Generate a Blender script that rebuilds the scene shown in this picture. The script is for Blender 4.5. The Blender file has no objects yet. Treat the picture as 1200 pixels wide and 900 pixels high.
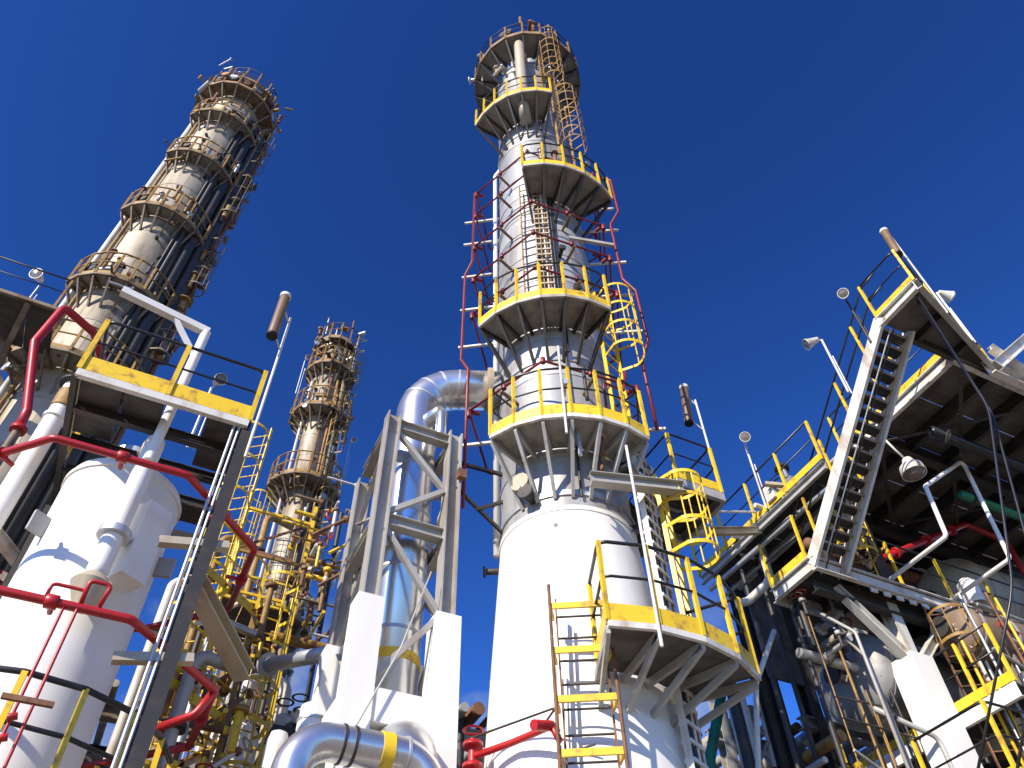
import bpy, math, random
from mathutils import Vector, Matrix
random.seed(7)
scene = bpy.context.scene
R = math.radians
# ------------------------------------------------------------------ camera, sky, sun, exposure
# The plant is laid out on a square grid: world X / Y follow the grid, the camera looks diagonally across it.
HEAD = R(63.0)                                   # angle of the camera heading from +X
CAM = Vector((0.0, 0.0, 1.6))
FPX, CX, CY = 930.0, 600.0, 450.0                # focal length in pixels of a 1200x900 frame
_u = Vector((-22.0, 800.0, FPX)).normalized()    # world up as (right, up, forward) of the camera
_f = (Vector((0, 0, 1)) - _u * _u.z).normalized()
_r = _f.cross(_u)
if _r.x < 0: _r = -_r
_fw = Vector((math.cos(HEAD), math.sin(HEAD), 0)); _rt = Vector((math.sin(HEAD), -math.cos(HEAD), 0)); _up = Vector((0, 0, 1))
def cam_to_world(c):
    c = Vector(c)
    return _rt * c.dot(_r) + _fw * c.dot(_f) + _up * c.dot(_u)
cx_, cy_, cz_ = cam_to_world((1, 0, 0)), cam_to_world((0, 1, 0)), -cam_to_world((0, 0, 1))
cd = bpy.data.cameras.new('camera'); co = bpy.data.objects.new('camera', cd); scene.collection.objects.link(co)
mw = Matrix((cx_, cy_, cz_)).transposed().to_4x4(); mw.translation = CAM; co.matrix_world = mw
cd.sensor_width = 36.0; cd.lens = FPX * 36.0 / 1200.0; cd.clip_end = 6000; cd.clip_start = 0.05
scene.camera = co

SUN_AZ = -148.0; SUN_EL = 31.0                   # degrees, azimuth clockwise from the camera heading
a = HEAD - R(SUN_AZ)
sun_dir = Vector((math.cos(a) * math.cos(R(SUN_EL)), math.sin(a) * math.cos(R(SUN_EL)), math.sin(R(SUN_EL))))
w = bpy.data.worlds.new('World'); scene.world = w; w.use_nodes = True
nt = w.node_tree; nt.nodes.clear()
out = nt.nodes.new('ShaderNodeOutputWorld'); bg = nt.nodes.new('ShaderNodeBackground')
sky = nt.nodes.new('ShaderNodeTexSky'); sky.sky_type = 'NISHITA'; sky.sun_disc = False
sky.sun_elevation = R(SUN_EL); sky.sun_rotation = math.atan2(sun_dir.x, sun_dir.y)
sky.altitude = 0; sky.air_density = 1.0; sky.dust_density = 0.0; sky.ozone_density = 10.0
tc = nt.nodes.new('ShaderNodeTexCoord')
mp = nt.nodes.new('ShaderNodeMapping'); mp.inputs['Scale'].default_value = (5.0, 5.0, 9.0); mp.inputs['Location'].default_value = (16 * 1.37, 16 * .61, 16 * .23)
nz = nt.nodes.new('ShaderNodeTexNoise'); nz.inputs['Scale'].default_value = 1.0; nz.inputs['Detail'].default_value = 7; nz.inputs['Roughness'].default_value = 0.6
nt.links.new(tc.outputs['Generated'], mp.inputs['Vector']); nt.links.new(mp.outputs['Vector'], nz.inputs['Vector'])
mr = nt.nodes.new('ShaderNodeMapRange'); mr.inputs['From Min'].default_value = 0.48; mr.inputs['From Max'].default_value = 0.74; mr.interpolation_type = 'SMOOTHSTEP'
nt.links.new(nz.outputs['Fac'], mr.inputs['Value'])
sep = nt.nodes.new('ShaderNodeSeparateXYZ'); nt.links.new(tc.outputs['Generated'], sep.inputs['Vector'])
me_ = nt.nodes.new('ShaderNodeMapRange'); me_.inputs['From Min'].default_value = 0.60; me_.inputs['From Max'].default_value = 0.40; me_.interpolation_type = 'SMOOTHSTEP'
nt.links.new(sep.outputs['Z'], me_.inputs['Value'])
ml = nt.nodes.new('ShaderNodeMath'); ml.operation = 'MULTIPLY'
nt.links.new(mr.outputs['Result'], ml.inputs[0]); nt.links.new(me_.outputs['Result'], ml.inputs[1])
mx = nt.nodes.new('ShaderNodeMixRGB'); mx.inputs['Color2'].default_value = (4.5, 5.2, 6.2, 1)
gam = nt.nodes.new('ShaderNodeGamma'); gam.inputs['Gamma'].default_value = 1.55; nt.links.new(sky.outputs['Color'], gam.inputs['Color'])
hsv = nt.nodes.new('ShaderNodeMixRGB'); hsv.blend_type = 'MULTIPLY'; hsv.inputs['Fac'].default_value = 1.0; hsv.inputs['Color2'].default_value = (1.0, 1.04, 1.06, 1)   # deep polarised blue
nt.links.new(gam.outputs['Color'], hsv.inputs['Color1'])
nt.links.new(ml.outputs[0], mx.inputs['Fac']); nt.links.new(hsv.outputs['Color'], mx.inputs['Color1'])
nt.links.new(mx.outputs['Color'], bg.inputs['Color']); bg.inputs['Strength'].default_value = 0.066
nt.links.new(bg.outputs[0], out.inputs[0])
sl = bpy.data.lights.new('sun', 'SUN'); sl.energy = 5.0; sl.angle = R(0.53); sl.color = (1.0, 0.92, 0.78)
so = bpy.data.objects.new('sun', sl); scene.collection.objects.link(so)
so.rotation_euler = sun_dir.to_track_quat('Z', 'Y').to_euler(); so.location = (0, 0, 60)
vs = scene.view_settings; vs.view_transform = 'Standard'; vs.look = 'None'; vs.exposure = 0.5; vs.gamma = 1.0; vs.use_curve_mapping = False
scene.render.engine = 'CYCLES'; scene.cycles.max_bounces = 6; scene.cycles.use_denoising = True

# ------------------------------------------------------------------ materials
MAT = {}
def material(name, col, rough=0.5, metal=0.0, dirt=None, amount=0.35, scale=1.5, lo=0.45, hi=0.75, streak=1.0, bump=0.0, bscale=6.0, spec=0.5, var=0.12):
    m = bpy.data.materials.new(name); m.use_nodes = True
    n = m.node_tree.nodes; l = m.node_tree.links; b = n['Principled BSDF']
    b.inputs['Roughness'].default_value = rough; b.inputs['Metallic'].default_value = metal
    if 'Specular IOR Level' in b.inputs: b.inputs['Specular IOR Level'].default_value = spec
    g = n.new('ShaderNodeNewGeometry')
    mp = n.new('ShaderNodeMapping'); mp.inputs['Scale'].default_value = (scale, scale, scale / streak)
    l.new(g.outputs['Position'], mp.inputs['Vector'])
    t = n.new('ShaderNodeTexNoise'); t.inputs['Detail'].default_value = 8; t.inputs['Roughness'].default_value = 0.65; t.inputs['Scale'].default_value = 1.0
    l.new(mp.outputs['Vector'], t.inputs['Vector'])
    r = n.new('ShaderNodeMapRange'); r.inputs['From Min'].default_value = lo; r.inputs['From Max'].default_value = hi; r.inputs['To Max'].default_value = amount
    r.interpolation_type = 'SMOOTHSTEP'; l.new(t.outputs['Fac'], r.inputs['Value'])
    # small per-object tone shift
    oi = n.new('ShaderNodeObjectInfo'); ma = n.new('ShaderNodeMapRange'); ma.inputs['To Min'].default_value = 1.0 - var; ma.inputs['To Max'].default_value = 1.0 + var * 0.4
    l.new(oi.outputs['Random'], ma.inputs['Value'])
    hv = n.new('ShaderNodeHueSaturation'); hv.inputs['Color'].default_value = (*col, 1); l.new(ma.outputs['Result'], hv.inputs['Value'])
    x = n.new('ShaderNodeMixRGB'); x.inputs['Color2'].default_value = (*(dirt or [c * 0.5 for c in col]), 1)
    l.new(hv.outputs['Color'], x.inputs['Color1']); l.new(r.outputs['Result'], x.inputs['Fac']); l.new(x.outputs['Color'], b.inputs['Base Color'])
    if metal > 0.1:
        rr = n.new('ShaderNodeMapRange'); rr.inputs['To Min'].default_value = rough * 0.8; rr.inputs['To Max'].default_value = min(1, rough * 1.35)
        l.new(t.outputs['Fac'], rr.inputs['Value']); l.new(rr.outputs['Result'], b.inputs['Roughness'])
    if bump:
        t2 = n.new('ShaderNodeTexNoise'); t2.inputs['Scale'].default_value = bscale; t2.inputs['Detail'].default_value = 3
        l.new(g.outputs['Position'], t2.inputs['Vector'])
        bp = n.new('ShaderNodeBump'); bp.inputs['Strength'].default_value = bump; bp.inputs['Distance'].default_value = 0.05
        l.new(t2.outputs['Fac'], bp.inputs['Height']); l.new(bp.outputs['Normal'], b.inputs['Normal'])
    MAT[name] = m
material('white_paint', (0.80, 0.765, 0.70), 0.55, dirt=(0.46, 0.40, 0.32), amount=0.45, scale=0.9, lo=0.5, hi=0.85, streak=5, var=0.05)
material('white_steel', (0.68, 0.65, 0.58), 0.5, dirt=(0.30, 0.20, 0.12), amount=0.75, scale=3.0, lo=0.46, hi=0.72, streak=3)
material('weathered_steel', (0.40, 0.38, 0.34), 0.5, metal=0.1, dirt=(0.26, 0.19, 0.12), amount=0.7, scale=2.5, lo=0.45, hi=0.7, streak=3)
material('grey_steel', (0.42, 0.41, 0.38), 0.5, metal=0.2, dirt=(0.2, 0.13, 0.08), amount=0.6, scale=2.0, lo=0.48, hi=0.72)
material('cladding', (0.50, 0.485, 0.46), 0.42, metal=0.35, dirt=(0.22, 0.18, 0.14), amount=0.8, scale=2.2, lo=0.42, hi=0.75, streak=6, bump=0.16, bscale=2.5, var=0.22)
material('bright_cladding', (0.66, 0.65, 0.64), 0.27, metal=0.88, dirt=(0.4, 0.36, 0.32), amount=0.5, scale=2.0, lo=0.5, hi=0.8, streak=3, bump=0.10, bscale=3.0, var=0.08)
material('old_shell', (0.47, 0.40, 0.29), 0.55, metal=0.15, dirt=(0.13, 0.085, 0.045), amount=0.85, scale=1.3, lo=0.42, hi=0.66, streak=6, bump=0.1, var=0.16)
material('old_steel', (0.22, 0.17, 0.11), 0.65, dirt=(0.10, 0.05, 0.025), amount=0.8, scale=2.5, lo=0.4, hi=0.65)
material('old_yellow', (0.36, 0.21, 0.045), 0.6, dirt=(0.16, 0.07, 0.025), amount=0.85, scale=3.0, lo=0.4, hi=0.65)
material('yellow_paint', (0.80, 0.52, 0.02), 0.45, dirt=(0.30, 0.14, 0.04), amount=0.8, scale=5.0, lo=0.5, hi=0.68)
material('red_paint', (0.42, 0.012, 0.014), 0.4, dirt=(0.16, 0.02, 0.02), amount=0.6, scale=3.0, lo=0.5, hi=0.75)
material('maroon_paint', (0.20, 0.012, 0.018), 0.45, dirt=(0.07, 0.015, 0.015), amount=0.7, scale=3.0, lo=0.45, hi=0.7)
material('black_paint', (0.014, 0.014, 0.016), 0.35, dirt=(0.05, 0.04, 0.035), amount=0.5, scale=4.0)
material('rust', (0.22, 0.10, 0.045), 0.75, dirt=(0.08, 0.035, 0.02), amount=0.8, scale=4.0, lo=0.4, hi=0.65)
material('galvanised', (0.55, 0.56, 0.56), 0.42, metal=0.6, dirt=(0.3, 0.27, 0.23), amount=0.6, scale=3.0)
material('deck_plate', (0.36, 0.34, 0.30), 0.6, metal=0.1, dirt=(0.14, 0.09, 0.05), amount=0.7, scale=3.0, lo=0.45, hi=0.7)
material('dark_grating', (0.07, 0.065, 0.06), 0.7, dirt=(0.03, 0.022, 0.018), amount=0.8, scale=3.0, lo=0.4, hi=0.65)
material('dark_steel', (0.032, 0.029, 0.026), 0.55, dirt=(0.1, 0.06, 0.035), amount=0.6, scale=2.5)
material('green_paint', (0.02, 0.20, 0.10), 0.45, dirt=(0.02, 0.06, 0.04), amount=0.7, scale=3.0)
material('beige_jacket', (0.50, 0.42, 0.30), 0.5, metal=0.2, dirt=(0.26, 0.17, 0.10), amount=0.7, scale=1.8, streak=2, bump=0.1)
material('grey_jacket', (0.27, 0.26, 0.245), 0.5, metal=0.3, dirt=(0.12, 0.10, 0.08), amount=0.7, scale=1.6, bump=0.1)
material('concrete', (0.20, 0.165, 0.12), 0.9, dirt=(0.22, 0.20, 0.18), amount=0.8, scale=0.3, lo=0.4, hi=0.7, bump=0.2, bscale=12)
material('lamp_glass', (0.16, 0.14, 0.12), 0.15, dirt=(0.3, 0.18, 0.1), amount=0.5)
material('shaded_plate', (0.13, 0.12, 0.105), 0.7, dirt=(0.05, 0.035, 0.025), amount=0.8, scale=2.0, lo=0.4, hi=0.65)  # darker version of the deck plate, its colour holds the shade under decks
material('brown_jacket', (0.21, 0.145, 0.095), 0.55, metal=0.1, dirt=(0.13, 0.07, 0.04), amount=0.8, scale=2.2, bump=0.1)  # brown base darkened to carry the shade the drum lies in
material('lamp_body', (0.20, 0.12, 0.06), 0.5, dirt=(0.1, 0.06, 0.03), amount=0.7)

# ------------------------------------------------------------------ geometry helpers
COL = scene.collection
W = {}                                           # world matrix of each object, kept here so no depsgraph update is needed
CACHE = {}
def mesh_from(name, verts, faces, mat, smooth=False):
    me = bpy.data.meshes.new(name); me.from_pydata(verts, [], faces); me.materials.append(MAT[mat])
    if smooth: me.polygons.foreach_set('use_smooth', [True] * len(me.polygons))
    me.update(); return me
def link(name, me, M, parent=None):
    o = bpy.data.objects.new(name, me); COL.objects.link(o)
    if parent is not None:
        o.parent = parent; o.matrix_parent_inverse = W[parent.name].inverted()
    o.matrix_basis = M; W[o.name] = M.copy(); return o
def tag(o, label, cat, group=None, kind=None):
    o['label'] = label; o['category'] = cat
    o['kind'] = kind or 'thing'
    if group: o['group'] = group
    if False and kind: o['kind'] = kind
    return o
def thing(name, label, cat, loc=(0, 0, 0), group=None):
    o = bpy.data.objects.new(name, None); COL.objects.link(o); o.empty_display_size = 0.3
    M = Matrix.Translation(Vector(loc)); o.matrix_basis = M; W[o.name] = M
    return tag(o, label, cat, group)
def part(name, parent, loc=(0, 0, 0)):
    return link(name, None, Matrix.Translation(Vector(loc)), parent)
def frame_along(d, up=None):
    z = d.normalized()
    u = Vector(up) if up is not None else (Vector((0, 0, 1)) if abs(z.z) < 0.95 else Vector((0, 1, 0)))
    y = (u - z * u.dot(z)).normalized(); x = y.cross(z)
    return Matrix((x, y, z)).transposed()
def unit_cyl(mat, n):
    k = ('cyl', mat, n)
    if k not in CACHE:
        v = [(math.cos(2 * math.pi * i / n), math.sin(2 * math.pi * i / n), z) for z in (0, 1) for i in range(n)]
        f = [(i, (i + 1) % n, n + (i + 1) % n, n + i) for i in range(n)] + [tuple(range(n - 1, -1, -1)), tuple(range(n, 2 * n))]
        me = mesh_from('rod', v, f, mat, True)
        me.polygons[n].use_smooth = False; me.polygons[n + 1].use_smooth = False
        CACHE[k] = me
    return CACHE[k]
def rod(name, parent, p0, p1, r, mat, n=8):
    p0 = Vector(p0); p1 = Vector(p1); d = p1 - p0
    M = Matrix.Translation(p0) @ frame_along(d).to_4x4() @ Matrix.Diagonal((r, r, d.length, 1))
    return link(name, unit_cyl(mat, n), M, parent)
BOXF = [(0, 3, 2, 1), (4, 5, 6, 7), (0, 1, 5, 4), (1, 2, 6, 5), (2, 3, 7, 6), (3, 0, 4, 7)]
def unit_box(mat):
    k = ('box', mat)
    if k not in CACHE:
        v = [(x, y, z) for z in (-.5, .5) for x, y in ((-.5, -.5), (.5, -.5), (.5, .5), (-.5, .5))]
        CACHE[k] = mesh_from('block', v, BOXF, mat)
    return CACHE[k]
def box(name, parent, c, s, mat, rz=0.0):
    M = Matrix.Translation(Vector(c)) @ Matrix.Rotation(rz, 4, 'Z') @ Matrix.Diagonal((*s, 1))
    return link(name, unit_box(mat), M, parent)
def bar(name, parent, p0, p1, w, h, mat, up=None):                 # rectangular bar, h along up
    p0 = Vector(p0); p1 = Vector(p1); d = p1 - p0
    M = Matrix.Translation((p0 + p1) / 2) @ frame_along(d, up).to_4x4() @ Matrix.Diagonal((w, h, d.length, 1))
    return link(name, unit_box(mat), M, parent)
def prof(kind, w, h, t):
    if kind == 'H':
        a, b, c = w / 2, h / 2, t / 2
        return [(-a, -b), (a, -b), (a, -b + t), (c, -b + t), (c, b - t), (a, b - t), (a, b), (-a, b), (-a, b - t), (-c, b - t), (-c, -b + t), (-a, -b + t)]
    if kind == 'C':
        a, b = w / 2, h / 2
        return [(-a, -b), (a, -b), (a, -b + t), (-a + t, -b + t), (-a + t, b - t), (a, b - t), (a, b), (-a, b)]
    a, b = w / 2, h / 2
    return [(-a, -b), (a, -b), (a, -b + t), (-a + t, -b + t), (-a + t, b), (-a, b)]
def beam(name, parent, p0, p1, w, h, mat, kind='H', up=None, t=None):
    t = t or max(0.012, 0.09 * min(w, h)); k = (kind, w, h, t, mat)
    if k not in CACHE:
        p = prof(kind, w, h, t); n = len(p)
        v = [(x, y, z) for z in (0, 1) for x, y in p]
        f = [(i, (i + 1) % n, n + (i + 1) % n, n + i) for i in range(n)] + [tuple(range(n - 1, -1, -1)), tuple(range(n, 2 * n))]
        CACHE[k] = mesh_from('beam', v, f, mat)
    p0 = Vector(p0); p1 = Vector(p1); d = p1 - p0
    M = Matrix.Translation(p0) @ frame_along(d, up).to_4x4() @ Matrix.Diagonal((1, 1, d.length, 1))
    return link(name, CACHE[k], M, parent)
def rounded(pts, bend, n=6):
    pts = [Vector(p) for p in pts]; out = [pts[0]]
    for i in range(1, len(pts) - 1):
        a, b, c = pts[i - 1], pts[i], pts[i + 1]
        d1 = (a - b); d2 = (c - b); l1, l2 = d1.length, d2.length; d1.normalize(); d2.normalize()
        ang = math.acos(max(-1, min(1, d1.dot(d2)))); tt = bend / max(1e-4, math.tan(ang / 2)); tt = min(tt, l1 * .49, l2 * .49)
        if math.pi - ang < 0.02 or tt < 1e-4: out.append(b); continue
        rr = tt * math.tan(ang / 2); cen = b + (d1 + d2).normalized() * (rr / math.sin(ang / 2))
        s = b + d1 * tt; e = b + d2 * tt; v0 = s - cen; v1 = e - cen; th = v0.angle(v1); ax = v0.cross(v1).normalized()
        for k in range(n + 1): out.append(cen + Matrix.Rotation(th * k / n, 3, ax) @ v0)
    out.append(pts[-1]); return out
def sweep(pts, r, n):
    pts = [p for i, p in enumerate(pts) if i == 0 or (p - pts[i - 1]).length > 1e-4]
    tang = [(pts[min(i + 1, len(pts) - 1)] - pts[max(i - 1, 0)]).normalized() for i in range(len(pts))]
    t0 = tang[0]; x = t0.orthogonal().normalized(); v, f = [], []
    for i, p in enumerate(pts):
        if i:
            q = tang[i - 1].rotation_difference(tang[i]); x = q @ x
        x = (x - tang[i] * x.dot(tang[i])).normalized(); y = tang[i].cross(x)
        v += [tuple(p + (x * math.cos(2 * math.pi * k / n) + y * math.sin(2 * math.pi * k / n)) * r) for k in range(n)]
        if i:
            b = (i - 1) * n; f += [(b + k, b + (k + 1) % n, b + n + (k + 1) % n, b + n + k) for k in range(n)]
    f += [tuple(range(n - 1, -1, -1)), tuple(range(len(v) - n, len(v)))]
    return v, f
def pipe(name, parent, pts, r, mat, bend=0.15, n=8, seg=6):
    pts = rounded(pts, bend, seg); o = pts[0].copy()
    v, f = sweep([p - o for p in pts], r, n)
    return link(name, mesh_from(name, v, f, mat, True), Matrix.Translation(o), parent)
def lathe(name, parent, c, prf, mat, n=48, axis=None, a0=0.0, a1=2 * math.pi):
    full = abs(a1 - a0) > 6.28; m = n if full else n + 1; v, f = [], []
    for (r, z) in prf:
        for i in range(m):
            t = a0 + (a1 - a0) * i / n; v.append((r * math.cos(t), r * math.sin(t), z))
    for j in range(len(prf) - 1):
        for i in range(n):
            i2 = (i + 1) % m; f.append((j * m + i, j * m + i2, (j + 1) * m + i2, (j + 1) * m + i))
    M = Matrix.Translation(Vector(c))
    if axis is not None: M = M @ frame_along(Vector(axis)).to_4x4()
    me = mesh_from(name, v, f, mat, True)
    try: me.set_sharp_from_angle(angle=R(35))
    except Exception: pass
    return link(name, me, M, parent)
def head_profile(Rr, z, h, n=8, up=True):
    s = [(max(1e-3, Rr * math.cos(math.pi / 2 * i / n)), z + (1 if up else -1) * h * math.sin(math.pi / 2 * i / n)) for i in range(n + 1)]
    return s if up else s[::-1]
def slab(name, parent, pts2, z0, z1, mat):                          # extruded convex polygon
    n = len(pts2); c = Vector((sum(p[0] for p in pts2) / n, sum(p[1] for p in pts2) / n, 0))
    v = [(p[0] - c.x, p[1] - c.y, z) for z in (z0, z1) for p in pts2]
    f = [tuple(range(n - 1, -1, -1)), tuple(range(n, 2 * n))] + [(i, (i + 1) % n, n + (i + 1) % n, n + i) for i in range(n)]
    return link(name, mesh_from(name, v, f, mat), Matrix.Translation(c), parent)
def pol(az, d):                                                     # plan position from bearing off the camera heading
    t = HEAD - R(az); return (d * math.cos(t), d * math.sin(t))

def ladder(parent, c, ang, z0, z1, rail='yellow_paint', rung='yellow_paint', cage=None, cage_mat=None, width=0.46, hoop_gap=0.75, bars=5, standoff=0.0, depth=0.68):
    """vertical ladder at plan point c, climber's side faces angle ang; cage = height where hoops begin"""
    L = part('ladder', parent, (c[0], c[1], z0)); n = Vector((math.cos(ang), math.sin(ang), 0)); s = Vector((-n.y, n.x, 0)); C0 = Vector((c[0], c[1], 0))
    for k in (-1, 1):
        p = C0 + s * (k * width / 2); bar('rail', L, p + Vector((0, 0, z0)), p + Vector((0, 0, z1)), 0.022, 0.07, rail, up=n)
    z = z0 + 0.3
    while z < z1 - 0.05:
        rod('rung', L, C0 - s * (width / 2) + Vector((0, 0, z)), C0 + s * (width / 2) + Vector((0, 0, z)), 0.014, rung, 6); z += 0.3
    if cage is not None:
        cm = cage_mat or rail; key = ('hoop', cm, round(width, 2), depth)
        if key not in CACHE:
            pts = [Vector((0, -width / 2, 0))] ; hw = depth / 2
            for i in range(15):
                t = -math.pi / 2 + math.pi * i / 14; pts.append(Vector((hw * 0.9 + hw * 1.05 * math.cos(t), hw * math.sin(t), 0)))
            pts.append(Vector((0, width / 2, 0))); v, f = [], []
            for i, p in enumerate(pts):
                q = pts[min(i + 1, len(pts) - 1)] - pts[max(i - 1, 0)]; nn = Vector((q.y, -q.x, 0)).normalized() * 0.006
                for dz in (-0.03, 0.03):
                    v += [tuple(p + nn + Vector((0, 0, dz))), tuple(p - nn + Vector((0, 0, dz)))]
                if i:
                    b = (i - 1) * 4; f += [(b, b + 4, b + 6, b + 2), (b + 1, b + 3, b + 7, b + 5), (b, b + 1, b + 5, b + 4), (b + 2, b + 6, b + 7, b + 3)]
            CACHE[key] = mesh_from('hoop', v, f, cm)
        z = cage; hw = depth / 2
        while z <= z1 + 0.01:
            link('hoop', CACHE[key], Matrix.Translation(C0 + Vector((0, 0, z))) @ Matrix.Rotation(ang, 4, 'Z'), L); z += hoop_gap
        zt = z - hoop_gap
        for i in range(bars):
            t = -math.pi / 2.2 + math.pi / 1.1 * i / (bars - 1)
            p = C0 + n * (hw * 0.9 + hw * 1.02 * math.cos(t)) + s * (hw * math.sin(t))
            rod('cage_bar', L, p + Vector((0, 0, cage)), p + Vector((0, 0, zt)), 0.013, cm, 5)
    return L

def railing(parent, pts, h=1.1, post='yellow_paint', rail='black_paint', gap=1.5, mid=True, pr=0.026, rr=0.022, toe='yellow_paint', toe_h=0.13, closed=False, ends=True):
    """posts, top and mid rail and toe boards along a polyline of deck edge points (parts of parent)"""
    pts = [Vector(p) for p in pts]; up = Vector((0, 0, 1))
    for a, b in zip(pts[:-1], pts[1:]):
        L = (b - a).length; n = max(1, round(L / gap))
        for i in range(n):
            p = a + (b - a) * (i / n); bar('post', parent, p + up * 0.0, p + up * h, pr * 2, pr * 2, post, up=(b - a).normalized() if abs((b - a).normalized().z) < .9 else None)
        if toe: bar('toe_board', parent, a + up * (toe_h / 2 + 0.02), b + up * (toe_h / 2 + 0.02), 0.012, toe_h, toe)
    if ends: bar('post', parent, pts[-1], pts[-1] + up * h, pr * 2, pr * 2, post)
    pipe('top_rail', parent, [p + up * h for p in pts], rr, rail, 0.12, 7, 4)
    if mid: pipe('mid_rail', parent, [p + up * h * 0.55 for p in pts], rr * 0.75, rail, 0.1, 6, 4)

def ring_platform(thing_, c, th0, Rin, Rout, f0, f1, n, z, toe='yellow_paint', post='yellow_paint', rail='black_paint', plate='deck_plate', edge='white_steel', bracket='old_steel', drop=0.9, toe_h=0.14, rail_r=0.02, post_r=0.024, inner=None, ends=True):
    """walkway round a vertical shell: n straight segments between bearings f0..f1 (degrees, 0 faces the camera, + to the right)"""
    P = part('platform', thing_, (c[0], c[1], z)); up = Vector((0, 0, 1))
    def pt(r, f, zz): t = th0 + R(f); return Vector((c[0] + r * math.cos(t), c[1] + r * math.sin(t), zz))
    fs = [f0 + (f1 - f0) * i / n for i in range(n + 1)]; full = abs(f1 - f0) >= 359
    ro = Rout
    for i in range(n):
        a, b = fs[i], fs[i + 1]; am = (a + b) / 2
        q = [pt(Rin + 0.03, a + .3, z), pt(ro, a + .3, z), pt(ro, b - .3, z), pt(Rin + 0.03, b - .3, z), pt(Rin + 0.03, am, z)]
        slab('deck_panel', P, [(p.x, p.y) for p in q], z - 0.03, z, plate)
        bar('edge_channel', P, pt(ro, a, z - 0.05), pt(ro, b, z - 0.05), 0.05, 0.075, edge)
        bar('toe_board', P, pt(ro, a, z + toe_h / 2), pt(ro, b, z + toe_h / 2), 0.014, toe_h, toe)
    for f in (fs[:-1] if full else fs):
        bar('bracket', P, pt(Rin + 0.0, f, z - drop), pt(ro - 0.05, f, z - 0.12), 0.05, 0.08, bracket)
        bar('bracket', P, pt(Rin, f, z - 0.1), pt(ro - 0.03, f, z - 0.1), 0.05, 0.1, bracket)
        if not (not full and not ends and f in (fs[0], fs[-1])):
            bar('post', P, pt(ro, f, z), pt(ro, f, z + 1.1), post_r * 2, post_r * 2, post)
    tr = [pt(ro, f, z + 1.1) for f in fs]; md = [pt(ro, f, z + 0.6) for f in fs]
    if not full and ends:
        for f in (f0, f1):
            bar('toe_board', P, pt(Rin + .05, f, z + toe_h / 2), pt(ro, f, z + toe_h / 2), 0.014, toe_h, toe)
            bar('post', P, pt(Rin + .18, f, z), pt(Rin + .18, f, z + 1.1), post_r * 2, post_r * 2, post)
        tr = [pt(Rin + .18, f0, z + 1.1)] + tr + [pt(Rin + .18, f1, z + 1.1)]; md = [pt(Rin + .18, f0, z + .6)] + md + [pt(Rin + .18, f1, z + .6)]
    pipe('top_rail', P, tr, rail_r, rail, 0.1, 7, 3); pipe('mid_rail', P, md, rail_r * .8, rail, 0.1, 6, 3)
    return P

def sheet_course(parent, c, Rr, z, h, mat, n=6, off=0.0, name='cladding_sheet'):
    key = ('sheet', round(Rr, 3), round(h, 3), n, mat)
    if key not in CACHE:
        da = 2 * math.pi / n; k = 12; v, f = [], []
        for rr, z0 in ((Rr, -0.02), (Rr + 0.001, h), (Rr - 0.014, h)):
            for i in range(k + 1):
                t = da * i / k * 1.012 - da * .006; lift = 0.006 if i == k else 0.0
                v.append(((rr + lift) * math.cos(t), (rr + lift) * math.sin(t), z0))
        for j in range(2):
            for i in range(k): b = j * (k + 1); f.append((b + i, b + i + 1, b + k + 2 + i, b + k + 1 + i))
        # lap bead at the lower rim
        b0 = len(v)
        for rr, z0 in ((Rr + 0.012, -0.03), (Rr + 0.014, 0.03), (Rr, 0.045)):
            for i in range(k + 1):
                t = da * i / k; v.append((rr * math.cos(t), rr * math.sin(t), z0))
        for j in range(2):
            for i in range(k): b = b0 + j * (k + 1); f.append((b + i, b + i + 1, b + k + 2 + i, b + k + 1 + i))
        me = mesh_from(name, v, f, mat, True)
        try: me.set_sharp_from_angle(angle=R(30))
        except Exception: pass
        CACHE[key] = me
    for i in range(n):
        rz = off + 2 * math.pi * i / n
        M = Matrix.Translation((c[0], c[1], z)) @ Matrix.Rotation(rz, 4, 'Z') @ Matrix.Rotation(random.uniform(-.004, .004), 4, 'X')
        link(name, CACHE[key], M, parent)

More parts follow.
